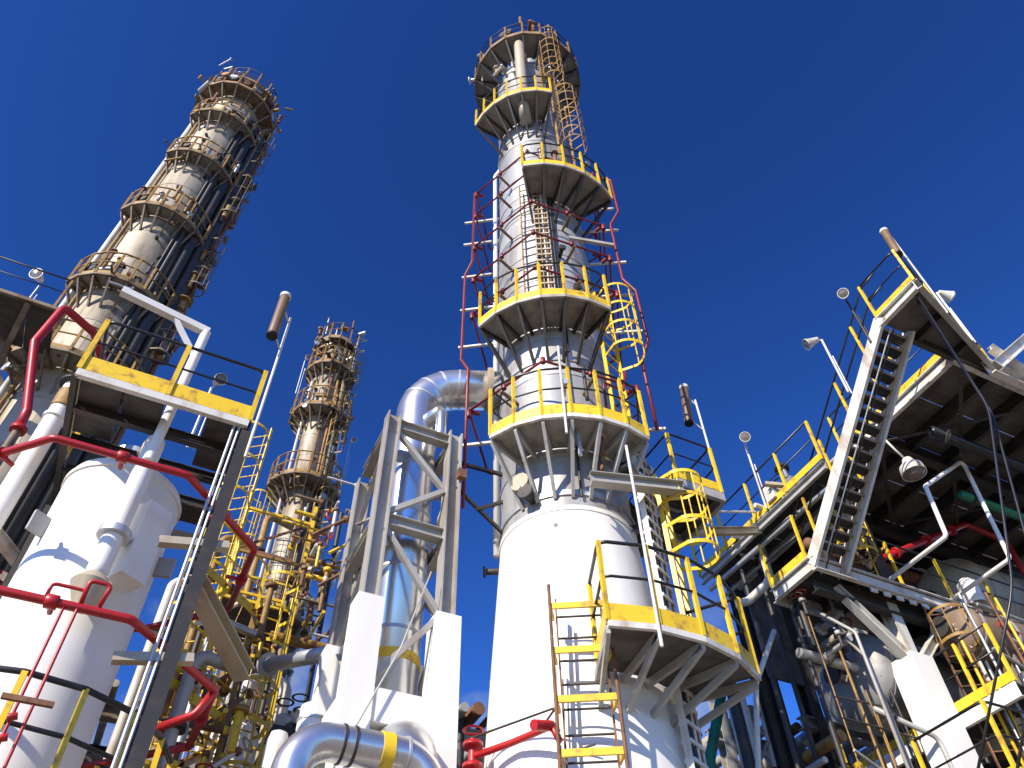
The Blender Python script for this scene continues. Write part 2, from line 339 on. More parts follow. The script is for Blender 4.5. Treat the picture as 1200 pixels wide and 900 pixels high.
def tube_lamp(label, base, h, side, lean=(0, 0), L=1.0, group='tube lamps on the platforms'):
    T = thing('tube_lamp', label, 'lamp', base, group); b = Vector(base); s = Vector((*side, 0)).normalized(); up = Vector((0, 0, 1))
    rod('pole', T, b, b + up * h, 0.022, 'white_steel', 8)
    q = b + s * 0.30 + up * (h - 1.0 + lean[0]); e = q + up * L + s * lean[1]; d = (e - q).normalized()
    rod('housing', T, q, e, 0.085, 'lamp_body', 12)
    rod('end_cap', T, e, e + d * 0.09, 0.092, 'white_steel', 12); rod('end_cap', T, q - d * 0.05, q, 0.09, 'black_paint', 12)
    for k in (0.12, 0.85): rod('arm', T, b + up * (h - 1.0 + k * L * 0.98), q + (e - q) * k, 0.014, 'white_steel', 6)
    return T
def floodlight(label, base, h, aim, tilt=-0.5, size=0.17, group='floodlights on poles', rise=0.0, pole='white_steel'):
    T = thing('floodlight', label, 'lamp', base, group); b = Vector(base); up = Vector((0, 0, 1))
    rod('pole', T, b, b + up * h, 0.024, pole, 8); rod('pole', T, b + Vector((.09, 0, 0)), b + Vector((.09, 0, h * .7)), 0.014, pole, 6)
    size *= .72; a = Vector((*aim, 0)).normalized(); d = (a + up * tilt).normalized(); t = b + up * h
    rod('arm', T, t, t + a * 0.12, 0.018, pole, 6)
    c = t + a * 0.2
    lathe('housing', T, c - d * 0.14, [(0.001, 0), (size * .45, 0.0), (size * .6, .08), (size, .26), (size * 1.08, .27), (size * 1.08, .30), (size * .96, .30)], 'white_steel', 16, axis=d)
    lathe('lens', T, c + d * 0.145, [(0.001, .02), (size * .6, .012), (size * .96, 0)], 'lamp_glass', 16, axis=d)
    return T
def fittings(T, q, zlo, zhi, rlo, rhi, n, seed, mats, f0=-100, f1=100, rad=(.03, .07)):
    rnd = random.Random(seed)                    # small pipe stubs, valves and flanges crowding a column (parts of it)
    for i in range(n):
        f = rnd.uniform(f0, f1); r_ = rnd.uniform(rlo, rhi); z = rnd.uniform(zlo, zhi); a_ = q(r_, f, z); k = rnd.random()
        b_ = q(r_, f, z + rnd.uniform(.3, .9)) if k < .4 else (q(r_ + .0, f + rnd.uniform(12, 30), z + rnd.uniform(-.1, .1)) if k < .75 else q(r_ + rnd.uniform(.2, .4), f, z))
        rr = rnd.uniform(*rad); rod('pipe_stub', T, a_, b_, rr, rnd.choice(mats), 8)
        if i % 2: rod('flange', T, b_, b_ + (b_ - a_).normalized() * .06, rr * 2.0, rnd.choice(mats), 10)
#@@BODY
# ------------------------------------------------------------------ ground
g = link('ground', mesh_from('ground', [(-3000, -3000, 0), (3000, -3000, 0), (3000, 3000, 0), (-3000, 3000, 0)], [(0, 1, 2, 3)], 'concrete'), Matrix.Identity(4))
g['kind'] = 'structure'; g['label'] = 'pale concrete yard the plant stands on'

# ------------------------------------------------------------------ main column
MC = pol(4.6, 10.2); MT = math.atan2(-MC[1], -MC[0])
def mp_(r, f, z): t = MT + R(f); return Vector((MC[0] + r * math.cos(t), MC[1] + r * math.sin(t), z))
RS, RU, RT = 1.28, 1.06, 1.02
col = thing('distillation_column', 'tall silver clad column on a white skirt with yellow ring platforms, tallest in the middle', 'column', (*MC, 0))
def rsk(z_): return 1.31 - (z_ - 6.0) * .071                          # the skirt flares towards its foot
for zz in (4.75, 7.1): lathe('weld_seam', col, (*MC, zz), [(rsk(zz) - .003, -.02), (rsk(zz) + .006, 0), (rsk(zz) - .003, .02)], 'white_paint', 72)
lathe('skirt', col, (*MC, 0), [(1.95, 0), (1.95, .25), (rsk(.25), .25), (rsk(9.28), 9.28), (rsk(9.28) + .014, 9.28), (rsk(9.28) + .014, 9.36), (RU - .03, 9.38)], 'white_paint', 72)
lathe('shell', col, (*MC, 0), [(RU - .03, 9.3), (RU - .03, 17.6), (RT - .03, 18.4), (RT - .03, 28.6)] + head_profile(RT - .03, 28.6, .5)[1:], 'galvanised', 48)
z = 9.40; k = 0
while z < 28.5:
    rr = RU if z < 17.5 else RT; h = min(1.02, 28.6 - z) if not (z < 17.6 < z + 1.02) else 17.6 - z
    if abs(z - 17.6) < .01:
        lathe('cone_cladding', col, (*MC, 0), [(RU + .014, 17.57), (RU + .002, 17.62), (RT + .002, 18.38), (RT + .01, 18.42)], 'cladding', 48); h = .8
    elif h > .05: sheet_course(col, MC, rr, z, h, 'cladding', 6, 0.5 * (k % 2) + .2)
    z += h; k += 1
lathe('head_cladding', col, (*MC, 0), [(RT + .012, 28.58)] + head_profile(RT + .012, 28.64, .54), 'cladding', 48)
# stiffening bands under the platforms
for zz in (9.62, 12.85, 18.6, 23.0, 28.3):
    rb = RU if zz < 17 else RT; lathe('band', col, (*MC, zz), [(rb, -.05), (rb + .03, -.05), (rb + .03, .05), (rb, .05)], 'galvanised', 48)
ring_platform(col, MC, MT, RU, 1.82, -36, 51, 6, 10.58, toe_h=.22, edge='white_steel', bracket='grey_steel', drop=1.05)
ring_platform(col, MC, MT, RU, 1.82, -46, 40, 6, 13.82, toe_h=.2, edge='weathered_steel', bracket='dark_steel', drop=1.05)
ring_platform(col, MC, MT, RT, 1.98, -8, 64, 5, 19.0, toe_h=.2, bracket='dark_steel', edge='weathered_steel', drop=1.1)
ring_platform(col, MC, MT, RT, 1.90, -56, 20, 6, 23.8, edge='weathered_steel', toe_h=.22, bracket='dark_steel', drop=1.15)
ring_platform(col, MC, MT, RT, 1.82, -150, 150, 16, 29.15, edge='old_steel', toe_h=.2, bracket='dark_steel', plate='grey_jacket', post='old_yellow', toe='old_yellow', drop=1.1)
fittings(col, mp_, 29.3, 30.6, 1.2, 1.75, 34, 41, ('dark_steel', 'galvanised', 'white_steel', 'old_yellow', 'rust'), -150, 150)
fittings(col, mp_, 26.6, 28.4, 1.05, 1.5, 14, 42, ('dark_steel', 'galvanised', 'old_yellow'), -100, 100)
fittings(col, mp_, 10.6, 11.5, 1.15, 1.75, 10, 43, ('dark_steel', 'galvanised', 'rust', 'white_steel'), 0, 60, (.02, .04))
fittings(col, mp_, 19.1, 20.2, 1.1, 1.8, 12, 44, ('dark_steel', 'galvanised', 'rust', 'old_yellow'), 0, 60, (.02, .05))
fittings(col, mp_, 9.7, 10.2, 1.1, 1.5, 12, 45, ('dark_steel', 'galvanised', 'rust', 'beige_jacket'), 10, 80, (.03, .06))
# lower platform beside the skirt
LP = ring_platform(col, MC, MT, RS, 2.35, 9, 68, 4, 6.6, toe_h=.22, edge='white_steel', bracket='grey_steel', plate='shaded_plate', drop=.5, rail_r=.024, post_r=.024)
# ladders
def mlad(f, r, z0, z1, **kw): p = mp_(r, f, 0); return ladder(col, (p.x, p.y), MT + R(f), z0, z1, **kw)
mlad(2.2, 1.50, 3.6, 7.45, rail='rust', rung='dark_steel', width=.56)
for i in range(7):
    zc = 3.6 + .6 * i; bar('cage_bar', col, mp_(1.78, -9.2, zc), mp_(1.78, 13.2, zc), .03, .08, 'yellow_paint'); bar('cage_bar', col, mp_(1.5, -10, zc), mp_(1.78, -9.2, zc), .03, .06, 'yellow_paint'); bar('cage_bar', col, mp_(1.5, 13.5, zc), mp_(1.78, 13.2, zc), .03, .06, 'yellow_paint')
for f in (-9.2, 13.2): rod('cage_bar', col, mp_(1.8, f, 3.6), mp_(1.8, f, 7.5), .022, 'rust', 8)
mlad(52, 1.4, 10.6, 14.9, rail='yellow_paint', rung='yellow_paint', cage=12.8, hoop_gap=.6)
mlad(-10, 1.2, 13.9, 19.6, rail='old_yellow', rung='old_steel', width=.42)
mlad(40, 1.35, 19.1, 24.9, rail='old_yellow', rung='old_yellow', cage=21.2, hoop_gap=.6)
mlad(30, 1.3, 23.8, 29.9, rail='old_yellow', rung='old_yellow', cage=25.6, hoop_gap=.6)
mlad(70, 1.62, 6.6, 10.1, rail='yellow_paint', rung='yellow_paint', cage=8.6, hoop_gap=.45)
# cable trays
def tray(thing_, c, ang, z0, z1, w, mat, rungs=True):
    T = part('cable_tray', thing_, (c[0], c[1], z0)); n = Vector((math.cos(ang), math.sin(ang), 0)); s = Vector((-n.y, n.x, 0)); C0 = Vector((c[0], c[1], 0)); up = Vector((0, 0, 1))
    for k_ in (-1, 1): bar('side_rail', T, C0 + s * (k_ * w / 2) + up * z0, C0 + s * (k_ * w / 2) + up * z1, .02, .09, mat, up=n)
    zz = z0 + .1
    while zz < z1: bar('cross_bar', T, C0 - s * w / 2 + up * zz, C0 + s * w / 2 + up * zz, .05, .13, mat, up=n); zz += .22
    for i_, k_ in enumerate((-.3, -.1, .12, .3)): rod('cable', T, C0 + s * w * k_ + n * .03 + up * z0, C0 + s * w * k_ + n * .03 + up * z1, .02, ('black_paint', 'dark_steel', 'white_steel', 'rust')[i_], 6)
    return T
p = mp_(1.46, 59, 0); tray(col, p, MT + R(59), 4.2, 10.9, .34, 'white_steel')
p = mp_(1.17, 2, 0); tray(col, p, MT + R(2), 13.9, 19.9, .30, 'beige_jacket')
p = mp_(1.12, 14, 0); rod('conduit', col, (p.x, p.y, 9.5), (p.x, p.y, 23.5), .022, 'dark_steel')
p = mp_(1.12, 17, 0); rod('conduit', col, (p.x, p.y, 13), (p.x, p.y, 19), .018, 'black_paint')
# bright pipe on the left edge, vent pipe at the top
p = mp_(1.14, -90, 0); pipe('riser', col, [(p.x, p.y, 9.35), (p.x, p.y, 22.6), mp_(.9, -88, 23.1)], .055, 'white_paint', .25, 10)
p = mp_(1.5, -6, 0); pipe('vent_pipe', col, [mp_(1.1, -6, 23.4), (p.x, p.y, 23.5), (p.x, p.y, 29.3), mp_(.7, -6, 29.6)], .17, 'beige_jacket', .3, 14)
for f, r_, zt, rr in ((-40, .65, 30.4, .09), (20, .5, 30.3, .16), (110, .5, 30.6, .13), (-120, .6, 30.8, .06), (60, 1.5, 30.9, .03), (-70, 1.6, 30.7, .03)):
    q = mp_(r_, f, 0); pipe('nozzle', col, [(q.x, q.y, 28.7), (q.x, q.y, zt)], rr, 'galvanised' if rr > .05 else 'white_steel', .1, 10)
    if rr > .08: lathe('flange', col, (q.x, q.y, zt), [(.001, .0), (rr * 1.7, 0), (rr * 1.7, .07), (.001, .07)], 'dark_steel', 14)
for f, zz in ((-20, 29.75), (-62, 29.8), (38, 29.7), (-100, 29.75), (75, 29.7)):
    q0 = mp_(.7, f, zz + .2); q1 = mp_(1.66, f, zz + .2); rod('nozzle', col, q0, q1, .17, 'galvanised', 14); rod('flange', col, q1, mp_(1.75, f, zz + .2), .24, 'dark_steel', 16)
# manways and small fittings on the skirt and shell
for f, zz, rr, m in ((-30, 9.85, .10, 'beige_jacket'), (-26, 9.62, .08, 'dark_steel'), (30, 15.0, .06, 'dark_steel'), (20, 16.4, .05, 'dark_steel')):
    rod('nozzle', col, mp_(RU - .02, f, zz), mp_(RU + .22, f, zz), rr, m, 12); rod('flange', col, mp_(RU + .22, f, zz), mp_(RU + .27, f, zz), rr * 1.6, m, 12)
rod('inspection_hole', col, mp_(1.06, -8, 9.0), mp_(1.105, -8, 9.0), .035, 'black_paint', 10)
for f, zz in ((-86, 9.0), ):
    rod('lug', col, mp_(1.06, f, zz), mp_(1.3, f, zz), .05, 'dark_steel', 8); rod('lug', col, mp_(1.3, f, zz), mp_(1.34, f, zz), .09, 'dark_steel', 10)
# faint level bridle on the skirt
for f, m in ((-1, 'white_steel'), (-3.2, 'white_steel')):
    q = mp_(RS + .14, f - 8, 0); rod('bridle_pipe', col, (q.x, q.y, 4.8), (q.x, q.y, 6.6), .012, m, 6)
rod('bridle_pipe', col, mp_(RS + .05, -12, 5.6), mp_(RS + .2, 4, 5.6), .012, 'dark_steel', 6)
# rusty beam across the shell just above the skirt
beam('bracing_beam', col, mp_(1.5, 16, 9.52), mp_(2.05, 62, 9.6), .16, .2, 'weathered_steel', 'H')
beam('bracing_beam', col, mp_(1.3, 28, 16.9), mp_(1.8, 62, 16.9), .07, .09, 'weathered_steel', 'C')
# long white poles standing on the lower and first platforms
for (f, r_, z0, z1) in ((23, 2.38, 6.3, 9.4), (4, 1.86, 10.1, 12.2)):
    q = mp_(r_, f, 0); rod('conduit_pole', col, (q.x, q.y, z0), (q.x, q.y, z1), .022, 'white_steel', 8)

# ------------------------------------------------------------------ red sprinkler pipework round the main column
sp = thing('sprinkler_pipework', 'dark red fire water rings and risers around the silver column', 'pipework', (*MC, 10))
hexa = (-66, -5, 58, 118, 180, 236)
zs = (12.05, 15.0, 16.35, 17.7, 19.2, 20.3)
for zr in zs:
    pipe('ring_pipe', sp, [mp_(1.7, f, zr) for f in hexa] + [mp_(1.7, hexa[0], zr)], .024, 'maroon_paint', .05, 8, 3)
    for f in (-66, 58, 120):
        rod('nozzle', sp, mp_(1.7, f, zr), mp_(1.5, f, zr - .02), .045, 'maroon_paint', 8); rod('nozzle', sp, mp_(1.7, f, zr - .16), mp_(1.7, f, zr + .02), .05, 'maroon_paint', 8)
    for f in (-5, 26, -36): rod('clamp', sp, mp_(1.7 if f == -5 else 1.47, f, zr - .06), mp_(1.7 if f == -5 else 1.47, f, zr + .06), .045, 'maroon_paint', 8)
    for f in (-38, 28, -92, 92): bar('bracket', sp, mp_(RU, f, zr - .1), mp_(1.95 if abs(f) > 50 else 1.5, f, zr - .1), .05, .05, 'lamp_body' if abs(f) < 50 else 'white_steel')
pipe('riser', sp, [mp_(1.74, -66, 9.8), mp_(1.74, -66, 13.2), mp_(1.86, -70, 13.6), mp_(1.86, -70, 16.6), mp_(1.74, -66, 17.0), mp_(1.74, -66, 20.3)], .032, 'maroon_paint', .1, 8)
pipe('riser', sp, [mp_(1.8, 68, 11.2), mp_(1.8, 68, 13.0), mp_(2.0, 68, 13.5), mp_(2.0, 68, 15.2), mp_(1.8, 66, 15.7), mp_(1.8, 66, 18.0), mp_(2.05, 66, 18.4), mp_(2.05, 66, 20.0), mp_(1.74, 62, 20.3)], .032, 'maroon_paint', .1, 8)
pipe('branch_pipe', sp, [mp_(1.6, 30, 10.6), mp_(1.62, 31, 11.7), mp_(1.6, 48, 11.8), mp_(1.62, 52, 12.4)], .025, 'maroon_paint', .08, 8)
# ------------------------------------------------------------------ white vessel on the left
VC = (-1.15, 10.44); VT = math.atan2(-VC[1], -VC[0])
def vp_(r, f, z): t = VT + R(f); return Vector((VC[0] + r * math.cos(t), VC[1] + r * math.sin(t), z))
RV = 0.80
ves = thing('pressure_vessel', 'white painted vertical vessel below the yellow platform', 'vessel', (*VC, 0))
lathe('shell', ves, (*VC, 0), [(RV + .15, 0), (RV + .15, .2), (RV, .2), (RV, 9.5)] + head_profile(RV, 9.5, .2)[1:], 'white_paint', 64)
lathe('insulation_ring', ves, (*VC, 9.4), [(RV, -.03), (RV + .03, -.03), (RV + .03, .03), (RV, .03)], 'white_paint', 64)
pipe('outlet_pipe', ves, [vp_(RV - .1, 4, 7.35), vp_(RV + .34, 4, 7.35), vp_(RV + .34, 4, 9.75), vp_(RV - .4, 4, 10.0)], .13, 'white_paint', .28, 16, 8)
lathe('flange', ves, vp_(RV + .34, 4, 8.05), [(.13, -.05), (.2, -.05), (.2, .05), (.13, .05)], 'galvanised', 20)
q = vp_(RV + .34, 4, 7.3); lathe('pipe_cone', ves, q, [(.001, -.34), (.10, -.34), (.24, -.02), (.13, .12)], 'beige_jacket', 20)
t = VT + R(26); box('panel_box', ves, vp_(RV + .24, 24, 8.15), (.30, .36, 1.15), 'white_paint', t)
lathe('top_pipe', ves, (VC[0] - .1, VC[1], 9.6), [(.22, 0), (.22, .5), (.34, .5), (.34, .6), (.001, .6)], 'galvanised', 20)
for f in (-62, 70): box('lifting_lug', ves, vp_(RV + .1, f, 8.35), (.26, .05, .3), 'grey_steel', VT + R(f))
for i in range(14):
    a_ = math.pi * 2 * i / 14; rod('bolt', ves, vp_(RV - .02, 18 + 17 * math.cos(a_), 4.75 + .33 * math.sin(a_)), vp_(RV + .13, 18 + 17 * math.cos(a_), 4.75 + .33 * math.sin(a_)), .035, 'dark_steel', 8)
tq = VT + R(18); lathe('manway', ves, vp_(RV - .05, 18, 4.75), [(.30, 0), (.30, .2), (.24, .26), (.001, .27)], 'white_paint', 28, axis=(math.cos(tq), math.sin(tq), 0))
ring_platform(ves, VC, VT, RV, 1.74, -85, 95, 9, 4.72, toe_h=.15, rail='black_paint', rail_r=.034, post_r=.03, plate='deck_plate', drop=.7)

def octa(ap, z, n=8): r_ = ap / math.cos(math.pi / 8); return [Vector((VC[0] + r_ * math.cos(math.pi / 8 + i * math.pi / 4), VC[1] + r_ * math.sin(math.pi / 8 + i * math.pi / 4), z)) for i in range(n)]
vs_ = thing('sprinkler_pipework', 'bright red eight sided water rings around the white vessel', 'pipework', (*VC, 6))
for zr in (8.6, 6.5):
    o8 = octa(1.94, zr); pipe('ring_pipe', vs_, o8 + [o8[0]], .05, 'red_paint', .12, 12, 4)
    for i in range(8):
        m = (o8[i] + o8[(i + 1) % 8]) / 2; d = (Vector((VC[0], VC[1], zr)) - m).normalized()
        rod('nozzle', vs_, m, m + d * .22, .03, 'red_paint', 8); rod('coupling', vs_, m - (o8[(i + 1) % 8] - o8[i]).normalized() * .06, m + (o8[(i + 1) % 8] - o8[i]).normalized() * .06, .078, 'red_paint', 12)
# valve bridge on the lower ring
b0 = Vector((-1.0, 8.48, 6.5))
pipe('bypass', vs_, [b0 + Vector((-.22, 0, .05)), b0 + Vector((-.22, 0, .2)), b0 + Vector((.12, 0, .2)), b0 + Vector((.12, 0, .05))], .02, 'red_paint', .05)
pipe('bypass', vs_, [b0 + Vector((.12, 0, .05)), b0 + Vector((.12, -.05, .3)), b0 + Vector((.34, -.05, .3)), b0 + Vector((.3, 0, .05))], .026, 'red_paint', .05)
for dx in (-.02, .11): rod('drop_pipe', vs_, b0 + Vector((dx, 0, 0)), b0 + Vector((dx, 0, -1.7)), .016, 'red_paint', 8)
box('clamp', vs_, b0 + Vector((.05, 0, -1.05)), (.46, .05, .05), 'rust')
for dz in (-1.45, -1.65, -1.25): rod('valve', vs_, b0 + Vector((-.05, -.03, dz)), b0 + Vector((.03, -.03, dz + .03)), .035, 'red_paint', 10)
pipe('feed_pipe', vs_, [(0.79, 9.64, 6.5), (.65, 9.7, 6.2), (.3, 10.0, 6.1)], .05, 'red_paint', .1, 10)

# ------------------------------------------------------------------ yellow platform above the white vessel
ZP = 10.0
yp = thing('access_platform', 'yellow edged steel platform on dark posts over the white vessel', 'platform', (-1.0, 8.7, 0))
u0, u1, v0, v1 = -2.17, 0.15, 8.67, 11.6
for k_, (a_, b_) in enumerate((((u0, v0), (u1, v0)), ((u0, v1), (u1, v1)), ((u0, v0), (u0, v1)), ((u1, v0), (u1, v1)))):
    beam('edge_beam', yp, (*a_, ZP - .08), (*b_, ZP - .08), .08, .12, 'white_steel' if k_ == 0 else 'dark_steel', 'C', up=(0, 0, 1))
for vv in (9.3, 10.0, 10.7): beam('joist', yp, (u0 + .06, vv, ZP - .1), (u1 - .06, vv, ZP - .1), .1, .16, 'dark_steel')
for i, uu in enumerate((u0 + .05, u0 + .63, u0 + 1.75)):
    for vv in (8.74, 9.35, 10.75):
        if vv > 9 and i == 1: continue
        box('deck_panel', yp, (uu + .27, vv + .28, ZP - .012), (.53, .56, .02), 'dark_grating')
railing(yp, [(u0, 10.6, ZP), (u0, v0, ZP), (u1, v0, ZP), (u1, 10.6, ZP)], post='yellow_paint', rail='black_paint', gap=1.15, pr=.034, rr=.026, toe_h=.27)
for (uu, vv) in ((u1 + .02, v0 + .08), (u1 + .02, v1), (u0, v1)):
    beam('support_post', yp, (uu, vv, 0), (uu, vv, ZP - .2), .16, .16, 'dark_steel')
for dx in (-.17, -.1): rod('conduit', yp, (u1 + dx, v0 + .05, 0), (u1 + dx, v0 + .05, ZP + .0), .02, 'galvanised', 8)
# short bracket arms from the post
for zz, L, m in ((7.85, 1.15, 'beige_jacket'), (6.3, 1.2, 'beige_jacket')):
    beam('bracket_arm', yp, (u1 - .55, v0 + .1, zz - .12), (u1 + .25, v0 + .1, zz + .05), .12, .1, m, 'C')
beam('bracket_arm', yp, (u1 - .02, v0 + .35, 7.5), (u1 + 1.0, v0 + 1.6, 7.1), .24, .2, 'beige_jacket', 'H')
# davit on the platform
dv = thing('davit', 'white davit post and arm standing on the yellow edged platform', 'davit', (-.93, 9.16, ZP))
rod('post', dv, (-.93, 9.16, 9.2), (-.93, 9.16, 12.1), .075, 'white_paint', 14)
bar('arm', dv, (-.90, 9.17, 12.12), (-2.3, 8.91, 12.12), .12, .13, 'white_paint')
bar('brace', dv, (-.94, 9.15, 11.45), (-1.42, 9.06, 12.05), .07, .07, 'white_paint')
tube_lamp('brown tube lamp on a white pole at the corner of the yellow edged platform', (u1 + .10, v0 - .02, 9.3), 3.25, (-.3, -.35), (.16, .0))
floodlight('small round floodlight on a pole behind the yellow edged platform railing', (-.55, 9.6, ZP), 1.35, (.3, -1), -.5, .13, pole='galvanised')
# big red water main standing behind the platform
rm = thing('fire_water_pipe', 'thick red pipe bent over at the top in front of the old column', 'pipe', (-4.5, 12.4, 0))
pipe('main_pipe', rm, [pol(-42.4, 13.2) + (12.0,), pol(-42.6, 13.2) + (12.5,), pol(-45.0, 13.2) + (14.1,), pol(-44.7, 13.2) + (15.35,), pol(-41.5, 13.4) + (15.3,), pol(-39.8, 13.6) + (14.9,)], .085, 'red_paint', .12, 12)
rod('flange', rm, pol(-42.4, 13.2) + (12.0,), pol(-42.4, 13.2) + (12.1,), .14, 'red_paint', 14)
rod('support', rm, pol(-42.4, 13.2) + (0,), pol(-42.4, 13.2) + (12.0,), .08, 'old_steel', 8)
# white vertical pipe with stained collar
wp = thing('insulated_pipe', 'white upright pipe with a stained yellow collar left of the white vessel', 'pipe', (*pol(-40.6, 11.2), 0))
x_, y_ = pol(-40.6, 11.2)
lathe('pipe_shell', wp, (x_, y_, 0), [(.15, 0), (.15, 10.9), (.18, 10.91), (.18, 10.97), (.15, 10.98), (.15, 11.7), (.001, 11.7)], 'white_paint', 24)
lathe('collar', wp, (x_, y_, 11.15), [(.155, 0), (.17, .02), (.17, .38), (.155, .4)], 'old_yellow', 24)
rod('flange', wp, (x_, y_, 11.7), (x_, y_, 11.78), .23, 'dark_steel', 16)
# white braces tying that pipe to a frame
wf = thing('bracing_tower', 'white braced steel frame between the upright pipe and the white vessel', 'frame', (-3.6, 10.2, 0))
fa = Vector((*pol(-41.8, 11.6), 0)); fb = Vector((*pol(-37.4, 12.6), 0)); up = Vector((0, 0, 1))
for q in (fa, fb): beam('post', wf, q, q + up * 9.4, .16, .16, 'white_steel')
for za, zb in ((9.2, 8.9), (7.4, 7.1), (5.6, 5.3)): beam('tie_beam', wf, fa + up * za, fb + up * za, .14, .16, 'white_steel')
for za in (9.1, 7.3): beam('brace', wf, fa + up * za, fb + up * (za - 1.6), .1, .1, 'white_steel', 'L'); 
beam('brace', wf, fb + up * 7.4, fa + up * 5.7, .1, .1, 'dark_steel', 'L')

# ------------------------------------------------------------------ old tall column, far left
def column_builder(label, az, d, rr, ztop, plats, mats, seed, cours=1.6):
    c = pol(az, d); th = math.atan2(-c[1], -c[0]); rnd = random.Random(seed)
    T = thing('distillation_column', label, 'column', (*c, 0)); sh, st, ye = mats
    def q(r_, f, z): t = th + R(f); return Vector((c[0] + r_ * math.cos(t), c[1] + r_ * math.sin(t), z))
    lathe('shell', T, (*c, 0), [(rr + .2, 0), (rr + .2, .3), (rr - .03, .3), (rr - .03, ztop - .5)] + head_profile(rr - .03, ztop - .5, .5)[1:], 'old_steel', 40)
    z = .3; k = 0
    while z < ztop - .6:
        h = min(cours, ztop - .5 - z); sheet_course(T, c, rr, z, h, sh, 6, .5 * (k % 2)); z += h; k += 1
    for (zz, ro, f0, f1, n) in plats:
        ring_platform(T, c, th, rr, ro, f0, f1, n, zz, toe=ye, post=ye, rail=ye, plate='deck_plate', edge=st, bracket=st, drop=.95, rail_r=.03, post_r=.03)
        for f in (f0 + 20, f1 - 30): rod('nozzle', T, q(rr, f, zz + .55), q(rr + .34, f, zz + .55), .13, 'old_steel', 10); rod('flange', T, q(rr + .34, f, zz + .55), q(rr + .42, f, zz + .55), .2, 'dark_steel', 12)
    return T, c, th, q
oc, OC, OT, oq = column_builder('old beige and rust brown column with five ring platforms, far left', -41.0, 18.0, 1.02, 36.5,
    [(33.0, 1.5, -72, 66, 8), (29.3, 1.48, -62, 70, 8), (25.2, 1.5, -72, 66, 8), (21.0, 1.52, -75, 66, 8), (17.4, 1.7, -85, 75, 9)], ('old_shell', 'old_steel', 'old_yellow'), 3)
ring_platform(oc, OC, OT, 1.02, 1.65, -150, 150, 14, 35.6, toe='old_yellow', post='old_yellow', rail='old_steel', plate='old_steel', edge='old_steel', bracket='old_steel')
ring_platform(oc, OC, OT, .6, 1.3, -150, 150, 12, 37.2, toe='old_yellow', post='old_yellow', rail='old_steel', plate='old_steel', edge='old_steel', bracket='old_steel', drop=.6)
for i in range(12):
    f = i * 30 + 7; r_ = .4 + .7 * ((i * 7) % 5) / 5; rod('nozzle', oc, oq(r_, f, 35.8), oq(r_, f, 37.0 + .25 * ((i * 3) % 7)), .08 + .03 * (i % 3), ('galvanised', 'old_steel', 'old_yellow')[i % 3], 8)
for i in range(9):
    f = -80 + i * 22; rod('nozzle', oc, oq(.9, f, 36.2), oq(1.5, f, 36.2 + .1 * (i % 3)), .14, 'old_steel', 10); rod('flange', oc, oq(1.5, f, 36.2 + .1 * (i % 3)), oq(1.58, f, 36.2 + .1 * (i % 3)), .22, ('galvanised', 'rust')[i % 2], 12)
for f, r_, rr_, m in ((-80, 1.2, .10, 'white_steel'), (-66, 1.14, .05, 'old_yellow'), (18, 1.12, .05, 'dark_steel'), (26, 1.15, .09, 'dark_steel'), (44, 1.25, .17, 'dark_steel'), (62, 1.4, .22, 'dark_steel'), (84, 1.45, .16, 'old_steel'), (74, 1.7, .08, 'rust')):  # right-hand risers coloured dark to deepen the column's shaded side
    q0 = oq(r_, f, 0); pipe('riser', oc, [(q0.x, q0.y, 1), (q0.x, q0.y, 34.2), oq(1.0, f, 34.8)], rr_, m, .3, 10)
for f, z0, z1 in ((62, 17.4, 22.1), (66, 21.0, 26.5), (60, 25.4, 30.7), (64, 29.6, 34.5)):
    p = oq(1.5, f, 0); ladder(oc, (p.x, p.y), OT + R(f), z0, z1, 'old_yellow', 'old_yellow', z0 + 2.1, 'old_steel', hoop_gap=.9, depth=.6)
for f, zz in ((-20, 27.2), (-5, 24.0), (10, 28.6), (-30, 31.5), (0, 19.6), (14, 23.2)):
    rod('thermowell', oc, oq(1.0, f, zz), oq(1.14, f, zz), .06, 'dark_steel', 8)
BR = ('old_yellow', 'rust', 'old_steel', 'dark_steel', 'galvanised')
fittings(oc, oq, 35.6, 38.2, .5, 1.75, 80, 51, BR, -150, 150, (.03, .09))
for zz in (33.0, 29.3, 25.2, 21.0, 17.4): fittings(oc, oq, zz - .5, zz + .9, 1.08, 1.5, 22, int(zz), BR, -70, 85, (.025, .07))
fittings(oc, oq, 18, 34, 1.5, 1.9, 44, 53, ('rust', 'old_steel', 'dark_steel', 'old_yellow'), 55, 88, (.05, .12))
# pipes and lesser platform to its left
floodlight('grey floodlight on a pole left of the old beige column', (*pol(-47.3, 16.5), 17.6), 1.5, (-.4, -1), -.3, .22, pole='galvanised')
lp = thing('access_platform', 'dark cantilever platform with pale edge left of the old beige column', 'platform', (*pol(-47.8, 16.4), 0))
b0 = Vector((*pol(-47.5, 16.3), 0))
for i in range(3): box('deck_panel', lp, (b0.x - .6 + .62 * i, b0.y, 17.3), (.6, 1.6, .04), 'dark_grating')
bar('edge_channel', lp, (b0.x - 1.0, b0.y - .82, 17.25), (b0.x + 1.0, b0.y - .82, 17.25), .08, .1, 'old_steel')
for dx in (-.7, .2): beam('bracket', lp, (b0.x + dx, b0.y + .8, 15.9), (b0.x + dx + .2, b0.y - .8, 17.15), .12, .12, 'old_steel'); 
beam('support_post', lp, (b0.x, b0.y + .7, 0), (b0.x, b0.y + .7, 17.2), .3, .3, 'old_steel')
railing(lp, [(b0.x - .9, b0.y - .8, 17.32), (b0.x + .9, b0.y - .8, 17.32)], post='old_yellow', rail='dark_steel', toe=None)

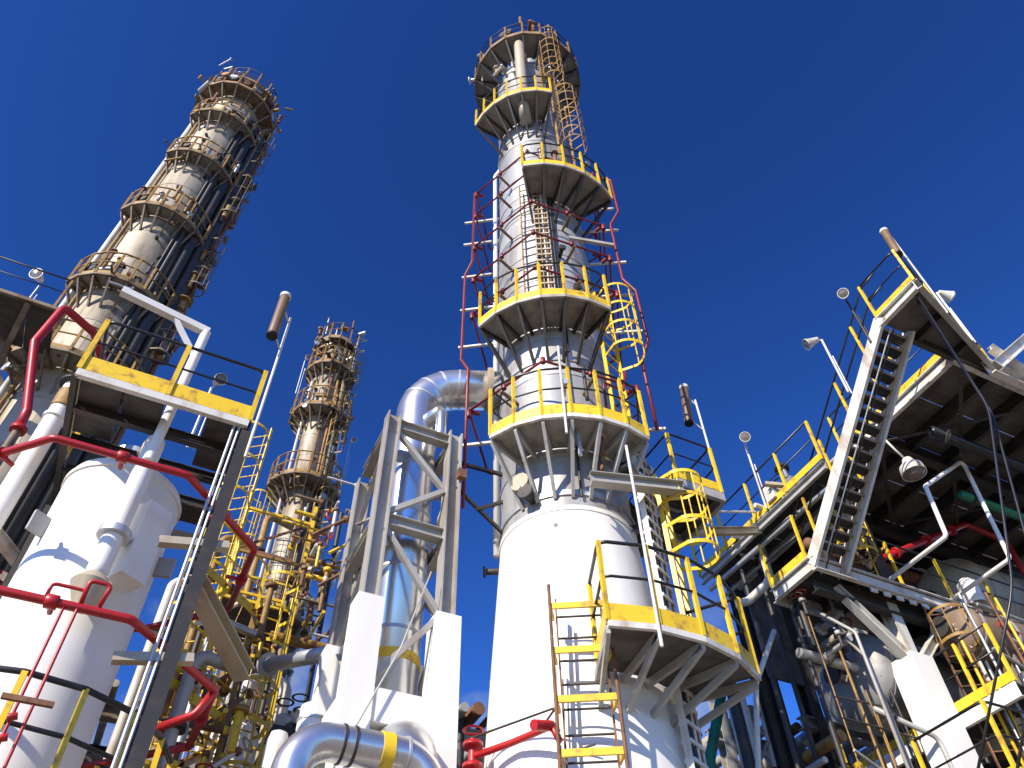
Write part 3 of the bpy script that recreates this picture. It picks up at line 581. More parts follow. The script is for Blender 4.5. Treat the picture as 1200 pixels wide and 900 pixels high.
# ------------------------------------------------------------------ slim column
sc_, SC, ST, sq = column_builder('slim beige column with brassy yellow platforms standing between the old column and the pipe frame', -19.6, 25.0, .60, 32.2,
    [(29.7, 1.1, -120, 110, 10), (26.7, 1.25, -120, 110, 10), (22.6, 1.4, -120, 120, 12), (16.6, 1.3, -100, 100, 9)], ('old_shell', 'old_steel', 'old_yellow'), 5, 1.2)
ring_platform(sc_, SC, ST, .5, .95, -150, 150, 10, 31.7, toe='old_yellow', post='old_yellow', rail='rust', plate='old_steel', edge='old_steel', bracket='old_steel', drop=.6)
for f, r_, rr_, m in ((-76, .76, .06, 'white_steel'), (55, .85, .14, 'dark_steel'), (80, .95, .08, 'white_steel'), (30, .72, .06, 'old_yellow'), (5, .7, .05, 'rust')):
    q0 = sq(r_, f, 0); pipe('riser', sc_, [(q0.x, q0.y, 1), (q0.x, q0.y, 29.0), sq(.6, f, 29.4)], rr_, m, .2, 8)
for f, z0, z1 in ((40, 22.6, 27.8), (44, 16.6, 23.7), (48, 26.7, 31.0)):
    p = sq(.98, f, 0); ladder(sc_, (p.x, p.y), ST + R(f), z0, z1, 'old_yellow', 'old_yellow', z0 + 2.0, 'old_yellow', hoop_gap=.6)
for i in range(14):
    f = i * 26; zz = 29.6 + 2.6 * ((i * 5) % 7) / 7; rod('nozzle', sc_, sq(.6, f, zz), sq(.85 + .1 * (i % 3), f, zz + .1), .1, ('old_yellow', 'rust', 'galvanised')[i % 3], 8); rod('flange', sc_, sq(.85 + .1 * (i % 3), f, zz + .1), sq(.92 + .1 * (i % 3), f, zz + .12), .17, 'old_steel', 10)
for az, d, z0, h in ((-22.6, 23.8, 26.9, 2.2), (-16.3, 24.0, 22.8, 2.1), (-17.6, 24.2, 29.6, 2.3)):
    floodlight({-22.6: 'small floodlight high on the left of the slim beige column', -16.3: 'small floodlight right of the widest platform on the slim column', -17.6: 'small floodlight beside the top of the slim beige column'}[az], (*pol(az, d), z0), h, (.2, -1), -.4, .15, pole='galvanised')

fittings(sc_, sq, 29.4, 33.0, .55, 1.1, 60, 61, BR, -120, 120, (.03, .08))
for zz in (26.7, 22.6, 16.6): fittings(sc_, sq, zz - .5, zz + .9, .7, 1.3, 26, int(zz), BR, -110, 110, (.025, .07))
fittings(sc_, sq, 10, 29, .8, 1.1, 50, 63, BR, 20, 100, (.03, .08))
p = sq(1.7, -45, 0); ladder(sc_, (p.x, p.y), ST + R(-45), 6.0, 21.0, 'yellow_paint', 'old_yellow', 8.0, 'yellow_paint', hoop_gap=1.0)
# ------------------------------------------------------------------ yellow caged ladder tower in front of the slim column
lt = thing('ladder_tower', 'yellow and rust scaffold tower with ladders and pipes before the slim column', 'scaffold', (*pol(-21.5, 15), 0))
tb = Vector((*pol(-21.3, 15.0), 0)); up = Vector((0, 0, 1)); s_ = .72
corners = [tb + Vector((dx * s_, dy * s_, 0)) for dx, dy in ((-1, -1), (1, -1), (1, 1), (-1, 1))]
for q in corners: bar('standard', lt, q, q + up * 13.4, .07, .07, 'yellow_paint')
rnd = random.Random(11)
for i, zz in enumerate([2.2, 3.6, 5.0, 6.2, 7.4, 8.5, 9.6, 10.7, 11.8, 12.9]):
    for k in range(4):
        bar('ledger', lt, corners[k] + up * zz, corners[(k + 1) % 4] + up * zz, .05, .06, rnd.choice(('yellow_paint', 'yellow_paint', 'old_yellow', 'rust')))
    if i % 3 == 1: 
        for j in range(3): box('deck_panel', lt, (tb.x - .47 + j * .47, tb.y, zz + .06), (.45, 1.4, .03), 'dark_grating')
        for k in range(4): bar('guard_rail', lt, corners[k] + up * (zz + .55), corners[(k + 1) % 4] + up * (zz + .55), .04, .04, 'yellow_paint')
    k = i % 4; bar('brace', lt, corners[k] + up * zz, corners[(k + 1) % 4] + up * (zz + 1.1), .045, .045, rnd.choice(('old_yellow', 'rust', 'dark_steel')))
p = pol(-24.6, 13.6); ladder(lt, p, math.atan2(-p[1], -p[0]) - .6, 3.0, 14.6, 'yellow_paint', 'yellow_paint', 6.0, 'yellow_paint', hoop_gap=.9, depth=.8)
p = pol(-22.9, 14.2); ladder(lt, p, math.atan2(-p[1], -p[0]), 2.0, 9.4, 'yellow_paint', 'yellow_paint', 3.5, 'yellow_paint', hoop_gap=.7)
p = pol(-20.0, 13.6); ladder(lt, p, math.atan2(-p[1], -p[0]) + .3, 3.4, 10.6, 'yellow_paint', 'yellow_paint', 5.0, 'yellow_paint', hoop_gap=.7)
tv = thing('pressure_vessel', 'slender cream vessel inside the yellow scaffold tower', 'vessel', (*pol(-20.2, 14.6), 0))
x_, y_ = pol(-20.2, 14.6)
lathe('shell', tv, (x_, y_, 0), [(.42, 0), (.42, 8.2)] + head_profile(.42, 8.2, .25)[1:], 'white_paint', 28)
for zz in (5.2, 6.3, 7.4): lathe('band', tv, (x_, y_, zz), [(.42, -.04), (.45, -.04), (.45, .04), (.42, .04)], 'old_steel', 28)
pipe('top_pipe', tv, [(x_, y_, 8.3), (x_, y_, 9.3), (x_ + .7, y_, 9.4), (x_ + .7, y_, 8.0)], .12, 'white_steel', .2, 12)
# assorted pipes around the tower
mixed = [((-23.6, 12.6), (-23.6, 12.6), 3.0, 9.2, .07, 'galvanised'), ((-24.3, 12.0), (-24.3, 12.0), 0.5, 8.2, .10, 'grey_steel'), ((-18.4, 16.5), (-18.4, 16.5), 2.0, 12.5, .10, 'old_shell'), ((-18.0, 16.0), (-18.0, 16.0), 1.0, 9.5, .07, 'rust'), ((-25.0, 15.5), (-25.0, 15.5), 1.0, 13.0, .08, 'old_yellow'), ((-27.5, 14.5), (-27.5, 14.5), 1.0, 11.0, .09, 'white_steel'), ((-22.0, 17.0), (-22.0, 17.0), 1.0, 15.0, .09, 'old_yellow')]
pn = ['galvanised pipe rising beside the red feed pipe', 'grey pipe rising behind the dark platform post', 'beige pipe rising right of the yellow scaffold tower', 'thin rusty pipe right of the yellow scaffold tower', 'tarnished yellow pipe rising left of the scaffold tower', 'white pipe rising close behind the white vessel', 'tarnished yellow pipe behind the scaffold tower']
for (a_, b_, z0, z1, rr_, m), lab in zip(mixed, pn):
    T = thing('process_pipe', lab, 'pipe', (*pol(*a_), 0), 'pipes around the scaffold tower'); A = Vector((*pol(*a_), 0))
    pipe('riser', T, [A, A + up * z1, A + Vector((.7, .3, z1 + .05))], rr_, m, .25, 10); rod('flange', T, A + up * (z1 - 1.2), A + up * (z1 - 1.1), rr_ * 1.8, 'dark_steel', 12)
# ------------------------------------------------------------------ pipe frame with the gooseneck
pf = thing('pipe_support_tower', 'tall white braced steel frame standing left of the silver column', 'frame', (2.85, 9.6, 0))
fx = (2.32, 3.42); fy = (8.95, 10.35); HT = 11.35; up = Vector((0, 0, 1))
for i, uu in enumerate(fx):
    for j, vv in enumerate(fy):
        beam('leg', pf, (uu, vv, 7.75), (uu, vv, HT if j == 0 else HT - .35), .23, .23, 'weathered_steel', up=(1, 0, 0), t=.025)
        box('leg_casing', pf, (uu, vv, 3.875), (.36, .36, 7.75), 'white_paint')
for zz in (11.15, 9.15, 6.3):
    s = .16 if zz > 7 else .3
    m = 'weathered_steel' if zz > 7 else 'white_paint'
    for vv in fy: beam('cross_beam', pf, (fx[0] + .1, vv, zz), (fx[1] - .1, vv, zz), s, s + .04, m) if zz > 7 else box('cross_beam', pf, ((fx[0] + fx[1]) / 2, vv, zz), (fx[1] - fx[0] - .36, .3, .42), m)
    for uu in fx: beam('cross_beam', pf, (uu, fy[0] + .1, zz), (uu, fy[1] - .1, zz), s, s + .04, m) if zz > 7 else box('cross_beam', pf, (uu, (fy[0] + fy[1]) / 2, zz), (.3, fy[1] - fy[0] - .36, .42), m)
for (za, zb, flip) in ((11.0, 10.0, 0), (9.3, 10.05, 0), (9.0, 7.8, 0), (6.6, 7.75, 0)):
    a_, b_ = (fx[0] + .1, za), (fx[1] - .1, zb)
    for vv in fy: beam('brace', pf, (a_[0], vv - .02, a_[1]), (b_[0], vv - .02, b_[1]), .08, .08, 'weathered_steel', 'L')
    beam('brace', pf, (fx[0], fy[0] + .1, za), (fx[0], fy[1] - .1, zb), .08, .08, 'weathered_steel', 'L'); beam('brace', pf, (fx[1], fy[1] - .1, za), (fx[1], fy[0] + .1, zb), .08, .08, 'weathered_steel', 'L')
PX, PY = 2.94, 9.62
gp = thing('insulated_pipe', 'shiny silver gooseneck pipe rising in the white frame to the column', 'pipe', (PX, PY, 0))
pts = [Vector((PX, PY, .2)), Vector((PX, PY, 13.05)), mp_(RU, -78, 13.05)]
pipe('pipe_jacket', gp, pts, .385, 'bright_cladding', .82, 40, 16)
for zz in (1.5, 2.5, 3.5, 4.5, 5.5, 6.6, 7.7, 8.75, 9.8, 10.8): lathe('jacket_band', gp, (PX, PY, zz), [(.38, -.025), (.396, -.025), (.396, .025), (.38, .025)], 'galvanised', 40)
lathe('marker_band', gp, (PX, PY, 7.3), [(.38, -.07), (.398, -.07), (.398, .07), (.38, .07)], 'yellow_paint', 40)
bc = rounded(pts, .82, 16)
for i in (5, 9, 13, 17):
    q = bc[i]; d = (bc[min(i + 1, len(bc) - 1)] - bc[i - 1]).normalized(); lathe('jacket_band', gp, q - d * .02, [(.38, 0), (.394, 0), (.394, .04), (.38, .04)], 'galvanised', 40, axis=d)
d_ = (pts[2] - Vector((PX, PY, 13.05))).normalized()
lathe('jacket_band', gp, pts[2] - d_ * .25, [(.35, 0), (.45, 0), (.45, .12), (.35, .12)], 'beige_jacket', 40, axis=d_)
rod('support_lug', gp, (PX + .1, PY - .3, 11.9), (PX + .25, PY - .62, 11.9), .14, 'bright_cladding', 16); rod('support_lug', gp, (PX + .25, PY - .62, 11.85), (PX + .25, PY - .62, 11.3), .1, 'bright_cladding', 14)
# second grey pipe behind in the frame
g2 = thing('insulated_pipe', 'thin dull pipe behind the shiny pipe inside the white frame', 'pipe', (3.28, 10.05, 0))
pipe('pipe_jacket', g2, [(3.2, 10.0, 0), (3.2, 10.0, 10.6), (3.2, 11.2, 10.7)], .14, 'beige_jacket', .3, 18)
for zz in (3, 5, 7, 9): lathe('jacket_band', g2, (3.2, 10.0, zz), [(.14, -.02), (.15, -.02), (.15, .02), (.14, .02)], 'galvanised', 18)
# cable sagging down the frame
cb = thing('cable', 'thin grey cable slung down the front of the white frame', 'cable', (2.3, 8.7, 5))
pipe('strand', cb, [(3.1, 8.72, 8.3), (2.75, 8.7, 7.0), (2.3, 8.7, 5.9), (2.05, 8.72, 5.2)], .012, 'grey_steel', .6, 6)
# low silver pipe loop in front
ul = thing('insulated_pipe', 'silver pipe loop with a yellow marker crossing low in front of the white frame', 'pipe', (2.3, 8.0, 0))
lo = [(1.55, 8.05, 0.2), (1.55, 8.05, 5.40), (3.02, 8.05, 5.40), (3.02, 8.05, 0.2)]
pipe('pipe_jacket', ul, lo, .19, 'bright_cladding', .38, 32, 14)
for uu in (2.0, 2.12, 2.7): lathe('jacket_band', ul, (uu, 8.05, 5.40), [(.188, 0), (.2, 0), (.2, .03), (.188, .03)], 'dark_steel' if uu < 2.5 else 'galvanised', 32, axis=(1, 0, 0))
lathe('marker_band', ul, (2.42, 8.05, 5.40), [(.189, 0), (.203, 0), (.203, .13), (.189, .13)], 'yellow_paint', 32, axis=(1, 0, 0))
for (lu, lab) in ((1.55, 0), (3.02, 0)):
    for zz in (2, 3, 4): lathe('jacket_band', ul, (lu, 8.05, zz), [(.188, 0), (.198, 0), (.198, .03), (.188, .03)], 'galvanised', 32)
el = thing('insulated_pipe', 'large silver domed elbow behind the low pipe loop', 'pipe', (2.85, 8.62, 0))
pipe('pipe_jacket', el, [(2.92, 8.5, .2), (2.92, 8.5, 5.82), (2.92, 10.2, 5.82)], .33, 'bright_cladding', .42, 36, 14)
for zz in (2, 3, 4): lathe('jacket_band', el, (2.92, 8.5, zz), [(.328, 0), (.34, 0), (.34, .03), (.328, .03)], 'galvanised', 36)
# white stack left of the frame
ws = thing('insulated_pipe', 'thick cream pipe slanting shadow bands left of the white frame', 'pipe', (*pol(-15.0, 10.6), 0))
ws['label'] = 'thick cream upright pipe left of the white frame with shadow stripes'
x_, y_ = pol(-15.1, 10.6)
lathe('pipe_shell', ws, (x_, y_, 0), [(.21, 0), (.21, 6.7), (.2, 6.72), (.2, 6.9), (.001, 6.92)], 'white_paint', 32)
for zz in (3.2, 4.4, 5.6, 6.7): lathe('jacket_band', ws, (x_, y_, zz), [(.2, -.02), (.222, -.02), (.222, .02), (.2, .02)], 'galvanised', 32)
vt = thing('vent_pipe', 'short white upright vent pipe left of the silver pipe loop', 'pipe', (*pol(-17.3, 9.6), 0))
x_, y_ = pol(-17.3, 9.6)
lathe('pipe_shell', vt, (x_, y_, 0), [(.13, 0), (.13, 5.95), (.10, 6.05), (.001, 6.1)], 'white_steel', 24)
lathe('flange', vt, (x_, y_, 5.3), [(.13, -.03), (.16, -.03), (.16, .03), (.13, .03)], 'galvanised', 24)
hb = thing('process_pipe', 'grey horizontal pipe linking the scaffold tower to the white frame', 'pipe', (1.0, 11.5, 8))
A = Vector((*pol(-19.2, 13.0), 8.75)); B = Vector((*pol(-14.4, 11.2), 8.1)); pipe('run', hb, [A, B], .12, 'galvanised', .1, 14); rod('flange', hb, A, A + (B - A).normalized() * .08, .2, 'grey_steel', 14)
sw = thing('valve_station', 'dark valve cluster on a bracket hanging left of the white frame', 'valve', (*pol(-17.0, 12.5), 7.4))
b = Vector((*pol(-16.9, 12.5), 7.55))
box('bracket', sw, b + Vector((0, 0, -.2)), (.5, .5, .1), 'dark_steel')
for dx, dz, m in ((-.12, 0, 'galvanised'), (.1, .12, 'white_steel'), (.16, -.08, 'dark_steel')): rod('valve_body', sw, b + Vector((dx, -.1, dz)), b + Vector((dx + .2, .1, dz + .1)), .11, m, 12); lathe('hand_wheel', sw, b + Vector((dx, -.15, dz + .25)), [(.12, 0), (.145, .015), (.12, .03), (.1, .015), (.12, 0)], 'dark_steel', 18)
beam('strut', sw, b + Vector((0, .1, -.25)), Vector((*pol(-16.2, 12.9), 6.4)), .06, .06, 'dark_steel', 'L')
rod('post', sw, (b.x, b.y + .3, 0), (b.x, b.y + .3, 7.4), .06, 'dark_steel')

# ties between the frame and the column
tie = thing('tie_strut', 'dark struts tying the white frame to the silver column', 'strut', (3.5, 9, 10.8))
bar('strut', tie, (3.5, 8.95, 10.75), mp_(RU, -70, 10.75), .05, .06, 'black_paint'); bar('strut', tie, (3.5, 8.95, 10.2), mp_(RU, -72, 9.55), .05, .05, 'dark_steel'); bar('strut', tie, (3.85, 8.93, 9.85), mp_(RU, -70, 10.15), .045, .05, 'dark_steel')
box('junction_box', tie, (3.52, 8.78, 10.35), (.14, .1, .18), 'rust')
# red valve manifold at the foot of the column
rv = thing('fire_hydrant', 'red fire water valve and arm at the lower left of the white skirt', 'valve', (*mp_(1.5, -62, 0).xy, 0))
hb_ = mp_(1.62, -55, 0)
rod('riser', rv, hb_ + up * 2.2, hb_ + up * 6.00, .055, 'red_paint', 12)
for dz in (5.40, 5.65, 5.90): rod('flange', rv, hb_ + up * dz, hb_ + up * (dz + .06), .12, 'red_paint', 14)
pipe('arm', rv, [hb_ + up * 5.80, mp_(1.62, -55, 5.80).lerp(mp_(1.6, -8, 5.80), .45), mp_(1.7, -12, 5.75), mp_(1.75, -9, 5.55)], .04, 'red_paint', .08, 10)
pipe('guard_bar', rv, [hb_ + up * 6.03, mp_(1.7, -10, 5.95), mp_(1.8, -14, 5.73)], .014, 'dark_steel', .04, 6)
lathe('hand_wheel', rv, hb_ + up * 6.10, [(.11, 0), (.135, .015), (.11, .03), (.09, .015), (.11, 0)], 'red_paint', 18)
rod('nozzle', rv, mp_(1.7, -12, 5.75), mp_(1.95, -16, 5.67), .06, 'red_paint', 10)
# ------------------------------------------------------------------ bridge platform right of the column
Z1, Z2 = 11.0, 14.4
br = thing('access_platform', 'small dark platform with yellow toe board right of the silver column', 'platform', (7.8, 8.7, 0))
bx0, bx1, by0, by1, bz = 7.15, 8.1, 7.85, 9.75, 10.9
for i in range(3): box('deck_panel', br, (bx0 + .16 + .316 * i, (by0 + by1) / 2, bz - .02), (.30, by1 - by0 - .1, .03), 'dark_grating')
for (a_, b_) in (((bx0, by0), (bx1, by0)), ((bx0, by1), (bx1, by1)), ((bx0, by0 + .06), (bx0, by1 - .06)), ((bx1, by0 + .06), (bx1, by1 - .06))): beam('edge_beam', br, (*a_, bz - .13), (*b_, bz - .13), .08, .18, 'grey_steel', 'C', up=(0, 0, 1))
for vv in (8.4, 9.1): beam('joist', br, (bx0 + .05, vv, bz - .14), (bx1 - .05, vv, bz - .14), .08, .14, 'grey_steel')
railing(br, [(bx0, by1, bz), (bx0, by0, bz), (bx1, by0, bz), (bx1, 9.2, bz)], gap=1.6, toe_h=.2, pr=.025)
for vv in (8.2, 9.4): beam('cantilever', br, mp_(RU, 60 if vv < 9 else 110, bz - .3), (bx1 - .1, vv, bz - .28), .12, .16, 'dark_steel'); beam('strut', br, mp_(RU, 64 if vv < 9 else 100, bz - 1.6), (bx1 - .5, vv, bz - .36), .09, .09, 'dark_steel')
tube_lamp('brown tube lamp on a white pole at the small dark platform', (bx1 + .1, by0 + .1, bz - .1), 2.7, (-1, .1), (.25, -.1), group='tube lamps on the platforms')
# gangway beam to the steel structure
gw = thing('gangway_beam', 'pale pinkish beam bridging from the small platform to the steel walkway', 'beam', (9.5, 9.6, 11.3))
beam('beam', gw, (8.15, 9.3, 11.1), (10.8, 9.75, 12.35), .12, .16, 'beige_jacket'); rod('rail', gw, (8.15, 9.22, 11.55), (10.8, 9.66, 12.8), .025, 'white_steel')

# ------------------------------------------------------------------ steel structure on the right
U0, V0 = 10.9, 8.72
def deck(T, u0, u1, v0, v1, z, pitch, fascia, plate, joist, jd=.26):
    nu = max(1, round((u1 - u0) / pitch)); nv = max(1, round((v1 - v0) / pitch)); du, dv = (u1 - u0) / nu, (v1 - v0) / nv
    for i in range(nu):
        for j in range(nv): box('deck_panel', T, (u0 + du * (i + .5), v0 + dv * (j + .5), z - .015), (du - .02, dv - .02, .025), plate)
    for i in range(1, nu): beam('joist', T, (u0 + du * i, v0 + .06, z - .03 - jd / 2), (u0 + du * i, v1 - .06, z - .03 - jd / 2), .12, jd, joist)
    for j in range(0, nv + 1, 2):
        if 0 < j < nv: beam('main_beam', T, (u0 + .06, v0 + dv * j, z - .06 - jd), (u1 - .06, v0 + dv * j, z - .06 - jd), .2, .34, joist)
    beam('fascia', T, (u0, v0, z - .15), (u1, v0, z - .15), .1, .3, fascia, 'C', up=(0, 0, -1), t=.02); beam('fascia', T, (u1, v1, z - .15), (u0, v1, z - .15), .1, .3, fascia, 'C', up=(0, 0, -1), t=.02)
    beam('fascia', T, (u0, v1 - .06, z - .15), (u0, v0 + .06, z - .15), .1, .3, fascia, 'C', up=(0, 0, -1), t=.02)
ud = thing('steel_deck', 'high steel deck with dark underside and yellow railings above the staircase', 'platform', (12, 6, 0))
for (a_, b_) in ((10.92, 11.9), (11.92, 12.9), (12.92, 13.9)):
    ya, yb = 4.17 + (a_ - U0) * .30, 4.17 + (b_ - U0) * .30
    slab('deck_panel', ud, [(a_, ya), (b_, yb), (b_, 5.2), (a_, 5.2)], Z2 - .03, Z2, 'shaded_plate'); beam('joist', ud, (b_, yb + .05, Z2 - .12), (b_, 5.2, Z2 - .12), .1, .18, 'dark_steel')
beam('fascia', ud, (U0, 4.15, Z2 - .13), (14.4, 5.2, Z2 - .13), .1, .26, 'grey_steel', 'C', up=(0, 0, -1), t=.02); beam('fascia', ud, (U0, 5.2, Z2 - .13), (U0, 4.2, Z2 - .13), .1, .26, 'white_steel', 'C', up=(0, 0, -1), t=.02); beam('fascia', ud, (12.8, 5.2, Z2 - .13), (U0 + .8, 5.2, Z2 - .13), .1, .26, 'dark_steel', 'C', up=(0, 0, -1), t=.02)
deck(ud, 12.85, 20.6, 5.22, 13.4, Z2 - .004, 1.15, 'white_steel', 'shaded_plate', 'dark_steel', .3)
railing(ud, [(U0, 5.15, Z2), (U0, 4.15, Z2), (14.4, 5.2, Z2)], gap=1.25, pr=.026, rr=.024, toe_h=.16)
railing(ud, [(12.85, 5.4, Z2), (12.85, 8.4, Z2)], gap=1.4, pr=.025, rr=.022, toe_h=.18)
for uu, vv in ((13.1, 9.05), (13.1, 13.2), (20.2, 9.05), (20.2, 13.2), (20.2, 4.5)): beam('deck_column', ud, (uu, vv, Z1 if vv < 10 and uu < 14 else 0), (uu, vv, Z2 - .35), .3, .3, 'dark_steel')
for (a_, b_) in (((13.0, 5.3), (15.2, 7.4)), ((15.2, 5.3), (13.0, 7.4)), ((15.2, 7.6), (17.4, 9.6)), ((17.4, 7.6), (15.2, 9.6)), ((15.2, 5.3), (17.4, 7.4)), ((13.0, 7.6), (15.2, 9.6))): beam('plan_brace', ud, (*a_, Z2 - .5), (*b_, Z2 - .5), .08, .08, 'dark_steel', 'L')
# pale beams crossing at the upper right
beam('fascia_girder', ud, (13.6, 5.0, Z2 - .3), (20.4, 5.0, Z2 - .3), .16, .42, 'white_steel', 'C', up=(0, 0, -1), t=.03)
beam('raker', ud, (13.75, 4.85, Z2 - .3), (17.6, 4.5, Z2 + 3.2), .2, .24, 'white_steel'); beam('raker', ud, (13.9, 4.85, Z2 + .3), (15.2, 4.85, Z2 - .4), .16, .2, 'white_steel')

stair = thing('staircase', 'steep open steel staircase with white stringers seen from below', 'stairs', (11.3, 7, Z1))
SA, SB = Vector((0, 8.72, Z1)), Vector((0, 5.12, Z2))
for uu in (U0, U0 + .78):
    beam('stringer', stair, SA + Vector((uu, .1, -.12)), SB + Vector((uu, 0, -.05)), .07, .27, 'white_steel', 'C', t=.015)
nst = 17
for i in range(1, nst + 1):
    q = SA.lerp(SB, i / (nst + 1)); T_ = part('tread', stair, (U0 + .39, q.y, q.z))
    for k in range(5): box('tread_bar', T_, (U0 + .39, q.y - .10 + k * .05, q.z), (.70, .038, .03), 'dark_steel' if k else 'weathered_steel')
for uu in (U0, U0 + .78):
    n_ = 4
    for i in range(n_):
        q = SA.lerp(SB, (i + .3) / n_) + Vector((uu, 0, 0)); bar('post', stair, q, q + up * 1.02, .045, .045, 'yellow_paint')
    for hh in (1.02, .55): pipe('hand_rail', stair, [SA + Vector((uu, .15, hh)), SB + Vector((uu, 0, hh)), SB + Vector((uu, -.4, hh + .04))], .021, 'black_paint', .1, 7)

ld = thing('steel_deck', 'steel deck with pale channel edge at the foot of the staircase', 'platform', (11, 9, 0))
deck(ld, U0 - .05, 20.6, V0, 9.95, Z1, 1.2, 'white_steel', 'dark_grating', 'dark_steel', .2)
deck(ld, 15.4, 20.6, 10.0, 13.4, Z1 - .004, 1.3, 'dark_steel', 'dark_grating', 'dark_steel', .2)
railing(ld, [(U0 - .05, 9.9, Z1), (U0 - .05, 8.85, Z1)], gap=1.1, toe_h=.2, pr=.025)
railing(ld, [(11.8, V0, Z1), (20.4, V0, Z1)], gap=1.5, toe=None, pr=.025)
for i in range(22): box('slot_plate', ld, (12.3 + i * .34, V0 + .02, Z1 - .36), (.16, .04, .09), 'white_steel')
CU = 13.02
box('column_casing', ld, (CU, 9.12, 4.75), (.56, .56, 9.5), 'white_paint'); beam('deck_column', ld, (CU, 9.12, 9.5), (CU, 9.12, Z1 - .3), .26, .26, 'white_steel')
beam('knee_brace', ld, (CU - .1, 9.02, 9.4), (11.55, 9.02, 10.68), .17, .17, 'white_steel'); beam('knee_brace', ld, (CU + .1, 9.02, 9.4), (14.5, 9.02, 10.7), .17, .17, 'white_steel')
beam('cross_beam', ld, (U0 + .1, 9.02, Z1 - .42), (20, 9.02, Z1 - .42), .2, .3, 'dark_steel')
box('column_casing', ld, (19.6, 9.12, 4.75), (.56, .56, 9.5), 'white_paint'); beam('deck_column', ld, (19.6, 9.12, 9.5), (19.6, 9.12, Z1 - .3), .26, .26, 'white_steel')
# caged ladder rising from the lower deck, and white pipe portal
ladder(ld, (12.75, 9.1), math.pi * 1.25, Z1 - .2, Z1 + 1.75, 'yellow_paint', 'old_yellow', Z1 + .6, 'yellow_paint', hoop_gap=.55, bars=4)
ladder(ld, (13.75, 8.6), math.pi * 1.3, 7.4, Z1 - .4, 'rust', 'rust', 9.6, 'old_yellow', hoop_gap=.6, bars=4)
pp = thing('pipe_portal', 'bent white pipe frame rising from the lower deck', 'pipe', (13.5, 8.4, Z1))
pipe('pipe_loop', pp, [(12.9, 8.8, Z1 + .05), (12.9, 7.2, Z1 + .05), (13.1, 7.2, 12.4), (15.05, 7.2, 13.9), (14.6, 7.2, Z1 + .05), (14.6, 8.8, Z1 + .05)], .045, 'white_paint', .08, 10)
lathe('valve_cap', pp, (15.0, 8.5, Z1 - .1), [(.2, 0), (.2, .5), (.12, .6), (.001, .62)], 'white_paint', 18)
rp = thing('fire_water_pipe', 'red water pipe sloping up over the lower deck behind the white pipe frame', 'pipe', (13, 9.3, Z1))
pipe('main_pipe', rp, [(13.5, 9.2, Z1 - .1), (13.6, 9.2, 12.1), (17.0, 8.9, 14.0), (18.3, 8.9, 13.9), (18.3, 8.9, Z1)], .075, 'red_paint', .15, 12)
for k in (.15, .5, .8): q = Vector((13.6, 9.2, 12.1)).lerp(Vector((17.0, 8.9, 14.0)), k); rod('flange', rp, q, q + Vector((.06, -.005, .034)), .13, 'red_paint', 14)
# walkway behind the staircase
wk = thing('walkway', 'narrow yellow edged walkway running behind the staircase', 'walkway', (11, 10, 0))
for i in range(7): box('deck_panel', wk, (11.3, 7.9 + .6 * i, 12.58), (.85, .58, .03), 'dark_grating')
for uu in (10.85, 11.75): beam('edge_beam', wk, (uu, 7.6, 12.46), (uu, 11.9, 12.46), .08, .2, 'grey_steel', 'C', up=(0, 0, 1))
railing(wk, [(10.82, 11.9, 12.6), (10.82, 7.6, 12.6)], gap=1.05, toe_h=.16, pr=.025)
rod('handrail_pipe', wk, (10.95, 11.8, 12.2), (11.1, 7.9, 12.2), .06, 'galvanised'); rod('handrail_pipe', wk, (11.3, 11.8, 12.1), (11.4, 7.9, 12.1), .04, 'grey_steel')
for vv in (9.0, 11.8): beam('support_post', wk, (11.7, vv, 0 if vv > 10.5 else Z1), (11.7, vv, 12.4), .16, .16, 'dark_steel')
box('junction_box', wk, (10.9, 9.1, 12.9), (.3, .25, .4), 'white_steel'); box('junction_box', wk, (10.95, 8.6, 12.75), (.25, .25, .3), 'grey_jacket')
beam('cross_arm', wk, (10.6, 9.0, 13.0), (11.2, 8.7, 12.9), .1, .08, 'beige_jacket', 'C')
pipe('drain_pipe', wk, [(11.2, 10.2, 12.3), (11.2, 10.2, 11.5), (10.9, 10.7, 11.2), (10.7, 10.9, 11.2)], .09, 'white_steel', .25, 14)
floodlight('white floodlight on a thin pole above the walkway behind the staircase', (10.75, 9.3, 12.6), 1.9, (-.5, -.6), -.4, .16)
# lamps on the upper deck
tube_lamp('brown tube lamp on a white pole at the corner of the high steel deck', (12.0, 4.42, Z2 - .1), 2.9, (-1, -.05), (.1, -.12), 1.0)
floodlight('white floodlight on a pole at the near edge of the high steel deck', (13.1, 4.76, Z2), 1.75, (1, -.2), -.3, .18)
floodlight('white floodlight on a short pole outside the staircase', (U0 - .1, 6.4, Z1 + 2.4), 1.7, (-.6, .5), -.4, .17)
floodlight('round dark floodlight on the staircase railing', (U0 - .05, 5.5, Z2 - .4), 1.4, (-.9, -.5), -.6, .15, pole='dark_steel')
hl = thing('hanging_lamp', 'white dome lamp hanging below the high steel deck beside the staircase', 'lamp', (13.3, 7.4, 13))
pipe('bracket', hl, [(12.85, 7.4, 13.95), (13.1, 7.4, 13.6), (13.3, 7.4, 13.4)], .025, 'white_steel', .1)
lathe('dome', hl, (13.32, 7.4, 13.0), [(.001, .42), (.10, .42), (.14, .3), (.24, .2), (.26, 0), (.24, 0), (.2, .18)], 'white_steel', 22); lathe('lens', hl, (13.32, 7.4, 12.98), [(.001, -.08), (.14, -.06), (.23, .03)], 'lamp_glass', 22)
